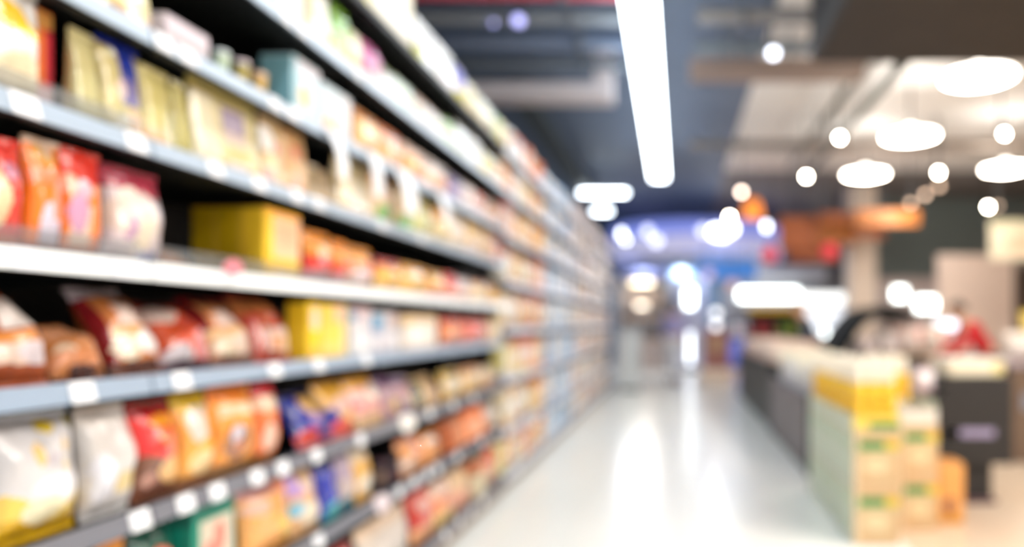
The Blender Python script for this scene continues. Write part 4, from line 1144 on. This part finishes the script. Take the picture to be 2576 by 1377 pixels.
# glowing till screen
o = empty('till_screen', (3.9, 10.9, 0), 0, 'till stand with a pale blue glowing round topped screen', 'till')
MB().rbox((-.3, -.25, 0), (.3, .25, .9), .02).build('till_stand', mat('pale_till_body', '#c9c4c4', .5, noise=.04), o)
MB().tube([(0, 0, .9), (0, 0, 1.02)], .03, 10).build('screen_neck', BLACK, o)
MB().rbox((-.17, -.03, 1.0), (.17, .03, 1.26), .03).build('screen_case', HOUSE, o)
MB().box((-.15, -.034, 1.02), (.15, -.03, 1.24)).build('screen', mat('pale_blue_screen_glow', '#e8f2ff', .3, emit='#dfeaff', strength=2.2), o)


# ------------------------------------------------------------------ people
def skin_obj(name, verts, edges, radii, m, parent, sub=1):
    me = bpy.data.meshes.new(name)
    me.from_pydata([tuple(v) for v in verts], edges, [])
    o = bpy.data.objects.new(name, me)
    COL.objects.link(o)
    md = o.modifiers.new('Skin', 'SKIN')
    md.use_smooth_shade = True
    if not me.skin_vertices:
        raise RuntimeError('no skin layer')
    for i, r in enumerate(radii):
        r = r if isinstance(r, tuple) else (r, r)
        me.skin_vertices[0].data[i].radius = r
        me.skin_vertices[0].data[i].use_root = (i == 0)
    ss = o.modifiers.new('Smooth', 'SUBSURF')
    ss.levels = sub; ss.render_levels = sub
    me.materials.append(m)
    o.parent = parent
    return o


def person(loc, rz, label, H, lean, top, legs, hair, hairlen, reach, step, skin='#d9a98a'):
    """figure facing -Y, standing; lean tips the torso forward (radians), reach swings the arms forward"""
    o = empty('person', loc, rz, label, 'person')
    k = H / 1.72
    V = lambda x, y, z: Vector((x, y, z)) * k
    ca, sa = math.cos(lean), math.sin(lean)
    pel = V(0, 0, .93)
    def tor(x, f, up):
        return pel + V(x, -sa * up - ca * f, ca * up - sa * f)
    spine = [pel, tor(0, 0, .18), tor(0, .0, .34), tor(0, 0, .46), tor(0, .015, .55)]
    hd = tor(0, .06 - .06 * lean, .70)
    up = (tor(0, 0, .3) - tor(0, 0, 0)).normalized().lerp(Vector((0, 0, 1)), .6).normalized()
    fw = Vector((0, -1, 0)).lerp(Vector((0, 0, -1)), .25 * lean).normalized()
    verts, edges, rad = [], [], []
    def add(p, r, frm=None):
        verts.append(p); rad.append(tuple(x * k for x in r) if isinstance(r, tuple) else r * k)
        if frm is not None: edges.append((frm, len(verts) - 1))
        return len(verts) - 1
    a = add(spine[0], (.145, .1)); b_ = add(spine[1], (.125, .09), a); c = add(spine[2], (.14, .1), b_); d = add(spine[3], (.12, .085), c)
    n0 = add(spine[4], .052, d)
    h0 = add(hd - up * .075 * k + fw * .012 * k, .062, n0); h1 = add(hd, (.078, .09), h0); h2 = add(hd + up * .075 * k, (.07, .075), h1)
    add(hd + fw * .105 * k - up * .02 * k, .013, h1)                                            # nose
    arms = {}
    for s in (-1, 1):
        sh = tor(s * .17, 0, .46); el = sh + V(s * .06, -.27 * math.sin(reach), -.27 * math.cos(reach)); wr = el + V(-s * .02, -.25 * math.sin(reach + .5), -.25 * math.cos(reach + .5))
        i1 = add(sh, .055, d); i2 = add(el, .038, i1); i3 = add(wr, .024, i2)
        dr = (wr - el).normalized(); lat = Vector((s, 0, 0))
        pm = add(wr + dr * .055 * k, (.036, .018), i3)
        for f, (off, ln) in enumerate(((-.026, .07), (-.009, .08), (.009, .076), (.026, .06))):
            f1 = add(wr + dr * .1 * k + lat * off * k, .0085, pm)
            f2 = add(wr + dr * (.1 + ln * .5) * k + lat * off * 1.1 * k + fw * .008 * k, .0085, f1)
            add(wr + dr * (.1 + ln) * k + lat * off * 1.1 * k + fw * .024 * k, .007, f2)
        t1 = add(wr + dr * .05 * k - lat * .042 * k + fw * .01 * k, .01, pm); add(wr + dr * .085 * k - lat * .05 * k + fw * .02 * k, .009, t1)
        arms[s] = (sh, el, wr)
    lg = {}
    for s in (-1, 1):
        hp = pel + V(s * .09, 0, -.03); kn = V(s * .095, -.02 - s * step * .5, .5); an = V(s * .1, .02 - s * step, .09); toe = an + V(0, -.15, -.055)
        i1 = add(hp, .088, a); i2 = add(kn, .056, i1); i3 = add(an, .038, i2); add(toe, .03, i3)
        lg[s] = (hp, kn, an, toe)
    skin_obj('body', verts, edges, rad, mat('skin_' + skin[1:], skin, .5), o)
    # shirt
    verts, edges, rad = [], [], []
    a = add(pel + V(0, 0, -.02), (.165, .125)); b_ = add(spine[1], (.145, .115), a); c = add(spine[2], (.16, .12), b_); d = add(spine[3] + up * .0, (.13, .1), c)
    add(tor(0, .005, .50), .068, d)
    for s in (-1, 1):
        sh, el, wr = arms[s]
        i1 = add(sh, .07, d); i2 = add(el, .052, i1); add(el.lerp(wr, .85), .036, i2)
    skin_obj('shirt', verts, edges, rad, mat('cloth_' + top[1:], top, .8, noise=.06, scale=12), o)
    # trousers
    verts, edges, rad = [], [], []
    a = add(pel + V(0, 0, .0), (.15, .115))
    for s in (-1, 1):
        hp, kn, an, toe = lg[s]
        i1 = add(hp + V(0, 0, -.02), .1, a); i2 = add(kn, .072, i1); add(an + V(0, 0, .03), .056, i2)
    skin_obj('trousers', verts, edges, rad, mat('cloth_' + legs[1:], legs, .8, noise=.06, scale=12), o)
    # shoes
    for s in (-1, 1):
        hp, kn, an, toe = lg[s]
        mb = MB()
        x, y = an.x, an.y
        mb.loft([[(x + math.cos(t) * .045 * k * q, y - .05 * k + math.sin(t) * .13 * k * q, z) for t in [2 * PI * j / 14 for j in range(14)]] for q, z in ((.96, 0), (1, .015 * k), (.95, .05 * k), (.6, .085 * k))], '#3c3a40')
        mb.build('shoe', PAINT, o)
    # hair
    mb = MB()
    rt = fw.cross(up).normalized()
    for j in range(9):
        pass
    rings = []
    for j in range(8):
        t = -.25 + j / 7 * 1.78
        rr = math.cos(t) * .098 * k
        cz = math.sin(t) * .105 * k
        rings.append([hd + up * (.03 * k + cz) - fw * (.028 * k + (0.02 * k if t < .2 else 0)) + rt * math.cos(q) * rr * .92 + fw * math.sin(q) * rr * .98 for q in [2 * PI * i / 16 for i in range(16)]])
    mb.loft(rings, None, True, True)
    if hairlen > 0:
        rings = []
        for j in range(5):
            t = j / 4
            rings.append([hd + up * (.02 - hairlen * t) * k - fw * (.075 + .015 * t) * k + rt * math.cos(q) * (.07 - .02 * t) * k + fw * math.sin(q) * .03 * k for q in [2 * PI * i / 12 for i in range(12)]])
        mb.loft(rings, None, True, True)
    mb.build('hair', mat('hair_' + hair[1:], hair, .5), o)
    for s in (-1, 1):
        e = hd + fw * .088 * k + rt * s * .03 * k + up * .012 * k
        MB().lathe([(.001, -.009 * k), (.009 * k, 0), (.001, .009 * k)], c=tuple(e), n=10).build('eye', mat('dark_eye', '#1c1614', .2), o)
        e = hd + rt * s * .082 * k - up * .005 * k
        MB().lathe([(.002, -.026 * k), (.012 * k, -.012 * k), (.014 * k, .012 * k), (.002, .028 * k)], c=tuple(e), n=8).build('ear', mat('skin_' + skin[1:], skin, .5), o)
    e = hd + fw * .092 * k - up * .055 * k
    MB().box((e.x - .022 * k, e.y - .004, e.z - .005 * k), (e.x + .022 * k, e.y + .006, e.z + .005 * k)).build('mouth', mat('lip_red', '#a05a50', .5), o)
    return o

person((3.5, 8.4, 0), -PI / 2, 'person in a red top with dark hair stooping behind the counters', 1.55, .62, '#d62c34', '#4a4652', '#2c211c', 0, .5, .05)
person((2.2, 11.9, 0), -PI / 2, 'person in a dark slate jacket stooping beyond the long dark bin', 1.6, .4, '#3f4a58', '#35404c', '#5c4638', 0, .1, .06)
person((-.05, 15.2, 0), PI * .95, 'person in a lilac top and white trousers walking away up the aisle', 1.66, .04, '#a9a4d4', '#e9eaf0', '#3a3440', .22, .1, .12)

# ------------------------------------------------------------------ far end of the shop
STEEL = mat('brushed_grey_steel', '#c6cccf', .35, metal=.3, noise=.05, scale=5)
o = empty('steel_cabinet', (-.82, 13.7, 0), 0, 'grey steel cabinet standing at the far end of the shelves', 'cabinet')
MB().rbox((-.18, -.25, .05), (.18, .25, 1.08), .015).build('cabinet_body', STEEL, o)
MB().box((-.165, -.255, .12), (.165, -.25, 1.02)).build('door', mat('grey_door_face', '#ccd1d3', .4), o)
MB().tube([(.13, -.27, .5), (.13, -.27, .7)], .008, 8).build('handle', GALV, o)
MB().box((-.16, -.22, 0), (.16, .22, .05)).build('kick_base', SLATE, o)

# bakery cabinet with warm lit shelves
o = empty('bakery_cabinet', (-.85, 20.2, 0), 0, 'bakery cabinet with warm lit shelves at the end of the aisle', 'cabinet')
CREAMB = mat('pale_grey_cabinet_board', '#d8d6da', .5, noise=.05)
MB().box((-.7, .35, .3), (.7, .4, 2.6)).build('back_panel', CREAMB, o)
for sx in (-1, 1):
    MB().box((sx * .7 - .025, -.35, 0), (sx * .7 + .025, .4, 2.6)).build('side_panel', CREAMB, o)
MB().box((-.675, -.33, 0), (.675, .35, .75)).build('base_unit', mat('rose_beige_base', '#d2c2bc', .5, noise=.05), o)
MB().box((-.725, -.37, 2.45), (.725, .4, 2.75)).build('header', mat('blue_violet_header', '#7a86bc', .5), o)
WARM = mat('warm_shelf_light', '#fff2d8', .4, emit='#ffedcc', strength=5)
WARM2 = mat('warm_shelf_light_soft', '#fff2e0', .4, emit='#fff0da', strength=4)
for i, (z, m, hw) in enumerate(((2.24, WARM, .28), (1.64, WARM2, .14), (1.2, CREAMB, .3))):
    sh = MB().box((-.675, -.3, z + .09), (.675, .35, z + .11)).build('shelf', CREAMB, o)
    if i < 2:
        MB().rbox((-hw - .05, -.28, z), (hw - .05, -.2, z + .09), .02).build('shelf_light', m, sh)
for i, z in enumerate((.751, 1.311, 1.791)):
    for q in range(4):
        p = empty('bread_loaf', (-.85 - .45 + q * .28, 20.2, z), 0, 'loaf on the %s bakery shelf, %s from the shelving side' % (('lowest', 'middle', 'upper')[i], ORD[q + 1]), 'loaf', 'loaves in the bakery cabinet')
        c = ('#d8b48c', '#c49a72', '#dcc0a4', '#c8a484')[(q + i) % 4]
        mb = MB()
        mb.loft([[(.11 * s_ * math.cos(t), yy, .065 * s_ + .065 * s_ * math.sin(t) * (1.1 if math.sin(t) > 0 else .95) + (.065 - .065 * s_) * .1) for t in [2 * PI * j / 14 for j in range(14)]]
                 for yy, s_ in ((-.2, .45), (-.17, .85), (-.08, 1), (.08, 1), (.17, .85), (.2, .45))], c, True, True)
        mb.build('crust', PAINT, p)

glow('added_bakery_fill', (-.85, 19.6, 2.72), (math.radians(-25), 0, 0), .6, 26, (1, .95, .88))  # area light added to brighten the cabinet, with no header fitting
# lit upright freezer
o = empty('upright_freezer', (.34, 19.4, 0), 0, 'upright freezer glowing white at the end of the aisle', 'freezer')
GLOW = mat('white_freezer_glow', '#ffffff', .4, emit='#f6fffb', strength=6)
GLOW2 = mat('white_freezer_glow_soft', '#ffffff', .4, emit='#f4fbff', strength=3)
MB().rbox((-.42, -.3, .08), (.42, .35, 2.35), .02).build('freezer_body', mat('pale_lilac_casing', '#b9bcd4', .4, noise=.03), o)
MB().box((-.1, -.32, 1.62), (.12, -.3, 2.1)).build('lit_header', GLOW, o)
MB().box((-.03, -.32, .2), (.07, -.3, .98)).build('lit_door', GLOW2, o)
MB().tube([(.22, -.35, .5), (.22, -.35, .95)], .01, 8).build('handle', GALV, o)
MB().box((-.4, -.28, 0), (.4, .33, .08)).build('kick_base', SLATE, o)

# maroon promotion stand with globe lamps
o = empty('promotion_stand', (.83, 15.6, 0), 0, 'maroon promotion stand on a pale peach plinth before the freezer', 'stand')
MB().rbox((-.33, -.3, 0), (.33, .3, .3), .02, '#ecd6c4').build('plinth', PAINT, o)
MB().rbox((-.26, -.24, .3), (.26, .24, 1.08), .02, '#9c6460').build('stand_body', PAINT, o)
MB().box((-.2, -.246, .6), (.2, -.24, .95), '#b08a70').build('picture', PAINT, o)
MB().tube([(0, 0, 1.08), (0, 0, 1.55)], .02, 8).build('post', GALV, o)
for z, r in ((1.16, .075), (1.42, .08)):
    MB().lathe([(r * math.cos(t), r * math.sin(t)) for t in [-1.5 + 3 * j / 10 for j in range(11)]], c=(.0, -.03, z), n=16).build('globe', mat('globe_glow', '#f4f4f4', .4, emit='#f6f6f8', strength=2.2), o)

# round counter canopy
o = empty('round_canopy', (.55, 20.9, 0), 0, 'round lavender white canopy with glowing discs over the far counter', 'canopy')
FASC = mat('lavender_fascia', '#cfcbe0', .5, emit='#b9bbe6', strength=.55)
R = 2.35
MB().lathe([(R - .08, 2.95), (R, 2.95), (R, 3.45), (R - .05, 3.72), (R - .12, 3.78)], n=64, caps=False).build('fascia', FASC, o)
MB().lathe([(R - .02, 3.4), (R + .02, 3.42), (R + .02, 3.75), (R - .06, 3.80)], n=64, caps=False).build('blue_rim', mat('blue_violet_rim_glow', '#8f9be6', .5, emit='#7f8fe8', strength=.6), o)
MB().lathe([(.01, 2.92), (R - .1, 2.92), (R - .06, 2.96)], n=64, caps=False).build('soffit', mat('grey_soffit', '#a8a8b4', .6), o)
for k in range(6):
    a = 2 * PI * k / 6 + .3
    MB().tube([(math.cos(a) * 1.8, math.sin(a) * 1.8, 2.95), (math.cos(a) * 1.8, math.sin(a) * 1.8, CEIL_Z)], .015, 8).build('hanger', GALV, o)
DISC = mat('cool_disc_glow', '#ffffff', .4, emit='#eef2ff', strength=8)
DISC2 = mat('lavender_disc_glow', '#ffffff', .4, emit='#d8dcff', strength=2.4)
for u, v, r, m in ((1562, 588, .1, DISC), (1572, 604, .06, DISC), (1628, 582, .12, DISC2), (1650, 606, .12, DISC2), (1770, 580, .12, DISC2), (1802, 584, .15, DISC), (1838, 574, .16, DISC), (1930, 570, .1, DISC), (1820, 592, .1, DISC)):
    yy = 18.55
    p = at(u, v, yy) - Vector((.55, 20.9, 0))
    ang = math.atan2(p.y, p.x)
    for _ in range(4):
        yy = 20.9 - math.sqrt(max(.01, (R + .04) ** 2 - min(abs(p.x), R) ** 2))
        p = at(u, v, yy) - Vector((.55, 20.9, 0))
    nrm = Vector((p.x, p.y, 0)).normalized()
    q = nrm.to_track_quat('Z', 'Y')
    mb = MB().lathe([(r, 0), (r, .03), (r * .8, .05), (.004, .06)], n=24)
    mb.v = [tuple(q @ Vector(w) + Vector((nrm.x * (R - .005), nrm.y * (R - .005), p.z))) for w in mb.v]
    mb.build('light_disc', m, o)
for k in range(8):  # discs and area lights added under the canopy to brighten the back zone
    a = 2 * PI * k / 8 + .2
    for rr in (1.0, 1.9):
        MB().lathe([(.09, -.012), (.1, 0), (.1, .01)], c=(math.cos(a) * rr, math.sin(a) * rr, 2.915), n=18, caps=True).build('added_soffit_disc', mat('added_soffit_glow', '#e8e8f0', .3, emit='#e4e6f4', strength=.5), o)
        if k % 2 == 0 and rr > 1.5:
            glow('added_soffit_fill', (.55 + math.cos(a) * rr, 20.9 + math.sin(a) * rr, 2.89), (0, 0, 0), .3, 70, (.95, .97, 1))
# counter beneath it
o = empty('round_counter', (.55, 21.4, 0), 0, 'dark blue round counter under the lavender canopy', 'counter')
MB().lathe([(.5, 0), (.52, .05), (.52, 1.0), (.56, 1.02), (.56, 1.08), (.01, 1.09)], n=48).build('counter_ring', mat('dusty_blue_counter', '#6c7a9a', .5), o)
o = empty('blue_sign', tuple(at(1828, 679, 18.4)), 0, 'glowing blue sign board hung below the round canopy', 'sign')
MB().rbox((-.72, -.05, -.24), (.72, .05, .24), .02).build('sign_face', mat('blue_sign_glow', '#3f7cc4', .4, emit='#3a78c8', strength=.65), o)
for sx in (-.5, .5):
    MB().tube([(sx, 0, .24), (sx, 0, CEIL_Z - o.location.z)], .012, 8).build('hanger', GALV, o)
for i, (u, v, c) in enumerate(((1782, 690, '#d0b4c8'), (1842, 716, '#c09a98'))):
    p = empty('globe_lamp', tuple(at(u, v, 18.1)), 0, ('pinkish globe lamp in front of the blue sign', 'dim rose globe lamp just below the blue sign')[i], 'lamp', 'globe lamps by the blue sign')
    MB().lathe([(.12 * math.cos(t), .12 * math.sin(t)) for t in [-1.5 + 3 * j / 10 for j in range(11)]], n=18).build('globe', mat('rose_globe_%d' % i, c, .4, emit=c, strength=.9), p)
    MB().tube([(0, 0, .115), (0, 0, CEIL_Z - p.location.z)], .008, 6).build('cord', BLACK, p)

# multideck chiller, long and lit
o = empty('multideck_chiller', (3.05, 20.6, 0), 0, 'long multideck chiller glowing white behind the orange panels', 'chiller')
MB().box((-1.75, .4, 0), (1.75, .5, 2.75)).build('chiller_back', CASE, o)
MB().box((-.85, -.55, 2.42), (.98, .45, 2.72)).build('header', mat('pale_grey_header', '#dcdfe8', .4), o)
MB().box((-1.3, .36, 1.86), (.35, .4, 2.16)).build('lit_back', GLOW, o)
MB().box((.37, .36, 1.75), (1.7, .4, 2.05)).build('lit_back', mat('white_deck_glow', '#ffffff', .4, emit='#f8f8f4', strength=1.6), o)
MB().box((.3, .36, .95), (1.6, .4, 1.66)).build('lit_back', mat('white_deck_glow_soft', '#f4f6fa', .4, emit='#f2f4fa', strength=1.0), o)
for z in (.9, 1.3, 1.7):
    MB().box((-1.7, -.1, z - .02), (1.7, .4, z)).build('shelf', mat('white_chiller_shelf', '#e6eaee', .4), o)
MB().rbox((-1.75, -.55, .08), (1.75, .35, .75), .03).build('lower_front', mat('violet_blue_front', '#6474cc', .5), o)
MB().box((-1.7, -.5, 0), (1.7, .33, .08)).build('kick_base', SLATE, o)
MB().rbox((.85, -.6, .88), (1.2, -.5, 1.0), .02).build('lit_front_sign', GLOW, o)
for q in range(6):
    p = empty('milk_carton', (1.7 + q * .28, 20.7, .901), 0, 'pale carton on the lowest multideck shelf, %s from the aisle' % ORD[q + 1], 'carton', 'cartons in the multideck chiller')
    carton(p, .2, .32, .2, ('#d8c8c0', '#c0585c', '#e4d8c8', '#8a9a60', '#d8dce8', '#cfc4d0')[q], [('b', .6, .9, '#f0f0f0')])

# lit fridges on the right
o = empty('glass_fridge', (5.6, 17.6, 0), 0, 'glass fridge glowing white beside the beige partition', 'fridge')
MB().rbox((-.95, -.3, 0), (.95, .35, 2.25), .02).build('fridge_body', mat('rose_grey_casing', '#bfb0ac', .5), o)
MB().box((-.62, -.32, 1.75), (-.32, -.3, 2.02)).build('lit_panel', GLOW, o)
MB().box((-.1, -.32, 1.5), (.6, -.3, 1.8)).build('lit_panel', GLOW, o)
for x in (-.5, .2, .7):
    MB().tube([(x, -.34, .7), (x, -.34, 1.15)], .012, 8).build('handle', GALV, o)

# orange hung panels
ORNG = mat('orange_timber', '#c87a34', .5, noise=.15, scale=3)
ORNG2 = mat('brown_orange_timber', '#b5683c', .55, noise=.2, scale=3)
for i, (u0, v0, u1, v1, y, m, lab) in enumerate(((1960, 545, 2050, 625, 15.6, ORNG2, 'brown orange hung panel closest to the round canopy'), (2052, 555, 2150, 615, 15.9, ORNG, 'amber hung panel with a dark notch, second from the round canopy'),
                                             (2060, 535, 2150, 560, 15.3, ORNG2, 'narrow hung panel above the amber one'), (2152, 528, 2312, 568, 15.0, ORNG, 'wide orange hung panel above the beige column'),
                                             (2152, 570, 2225, 600, 15.5, ORNG2, 'small brown orange hung panel in front of the beige column'), (1980, 600, 2110, 660, 16.3, ORNG2, 'reddish brown low hung panel between the red lanterns'))):
    a, b_ = at(u0, v1, y), at(u1, v0, y)
    c = (a + b_) / 2
    o = empty('hung_timber_panel', tuple(c), 0, lab, 'ceiling panel', 'orange panels hung from the ceiling')
    w, h = (b_.x - a.x) / 2, (b_.z - a.z) / 2
    nsl = max(2, int(h / .07))
    for q in range(nsl):
        z0 = -h + 2 * h * q / nsl
        MB().rbox((-w, -.03, z0 + .005), (w, .03, z0 + 2 * h / nsl - .005), .006).build('board', m, o)
    for sx in (-.8, .8):
        MB().box((sx * w - .02, .03, -h + .01), (sx * w + .02, .05, h), '#6a4428').build('batten', PAINT, o)
        MB().tube([(sx * w, .04, h - .02), (sx * w, .04, CEIL_Z - c.z)], .012, 6).build('hanger', GALV, o)
o = empty('orange_lampshade', tuple(at(1893, 535, 15.2)), 0, 'glowing orange lampshade beside the peach spotlight', 'lamp')
MB().lathe([(.2, -.12), (.22, -.1), (.16, .2), (.1, .26), (.03, .27)], n=24).build('shade', mat('orange_shade_glow', '#f08a30', .5, emit='#f08a34', strength=1.1), o)
MB().tube([(0, 0, .26), (0, 0, CEIL_Z - o.location.z)], .01, 6).build('cord', BLACK, o)
for i, (u, v, y) in enumerate(((1936, 640, 15.2), (2086, 632, 15.15))):
    o = empty('red_lantern', tuple(at(u, v, y)), 0, ('red lantern hung near the round canopy', 'red lantern hung near the beige column')[i], 'lantern', 'red lanterns')
    MB().lathe([(.05, -.15), (.12, -.12), (.16, 0), (.12, .12), (.05, .15)], n=20).build('paper_body', mat('red_lantern_glow', '#d83848', .5, emit='#d83848', strength=.5), o)
    MB().lathe([(.05, .148), (.055, .15), (.055, .18), (.02, .185)], n=14).build('top_cap', BLACK, o)
    MB().tube([(0, 0, .18), (0, 0, CEIL_Z - o.location.z)], .008, 6).build('cord', BLACK, o)

# column, walls, sign on the right
mb = MB().rbox((3.9, 16.9, 0), (4.5, 17.5, CEIL_Z), .03)
struct('column', mb, mat('cream_column_paint', '#f3e2d0', .5, noise=.05, scale=2))
struct('wall_bulkhead', MB().box((4.6, 18.9, 2.2), (9, 19.1, CEIL_Z)), mat('dark_green_grey_bulkhead', '#7f8a87', .6, noise=.06, scale=2))
struct('wall_partition', MB().box((4.95, 14.2, 0), (6.35, 14.35, 2.5)), mat('pink_beige_partition', '#dccabf', .6, noise=.05, scale=2))
struct('door_1', MB().box((6.35, 14.22, 0), (7.3, 14.28, 2.2)).box((7.3, 14.2, 0), (7.36, 14.3, 2.26)).box((6.35, 14.2, 2.2), (7.36, 14.3, 2.26)), mat('dark_brown_door', '#43372f', .5, noise=.1))
struct('wall_lintel', MB().box((6.35, 14.2, 2.26), (9, 14.35, 3.2)), mat('dark_brown_ceiling', '#4a4644', .7))
o = empty('hanging_sign', (5.62, 12.5, 2.58), 0, 'cream hanging sign with a peach blot beyond the spotlights', 'sign')
mb = MB().rbox((-.42, -.03, -.32), (.5, .03, .32), .01, '#ece4cc')
sheet(mb, lambda u, v: (-.4 + u * .88, -.0312, -.3 + v * .6), 20, 14, lambda u, v: printed('#ece4cc', [('e', .62, .42, .36, .3, '#f0cdb0'), ('b', .86, 1, '#d6d4b0')], u, v))
mb.build('sign_board', PAINT, o)
for sx in (-.3, .4):
    MB().tube([(sx, 0, .32), (sx, 0, CEIL_Z - 2.58)], .01, 6).build('hanger', GALV, o)
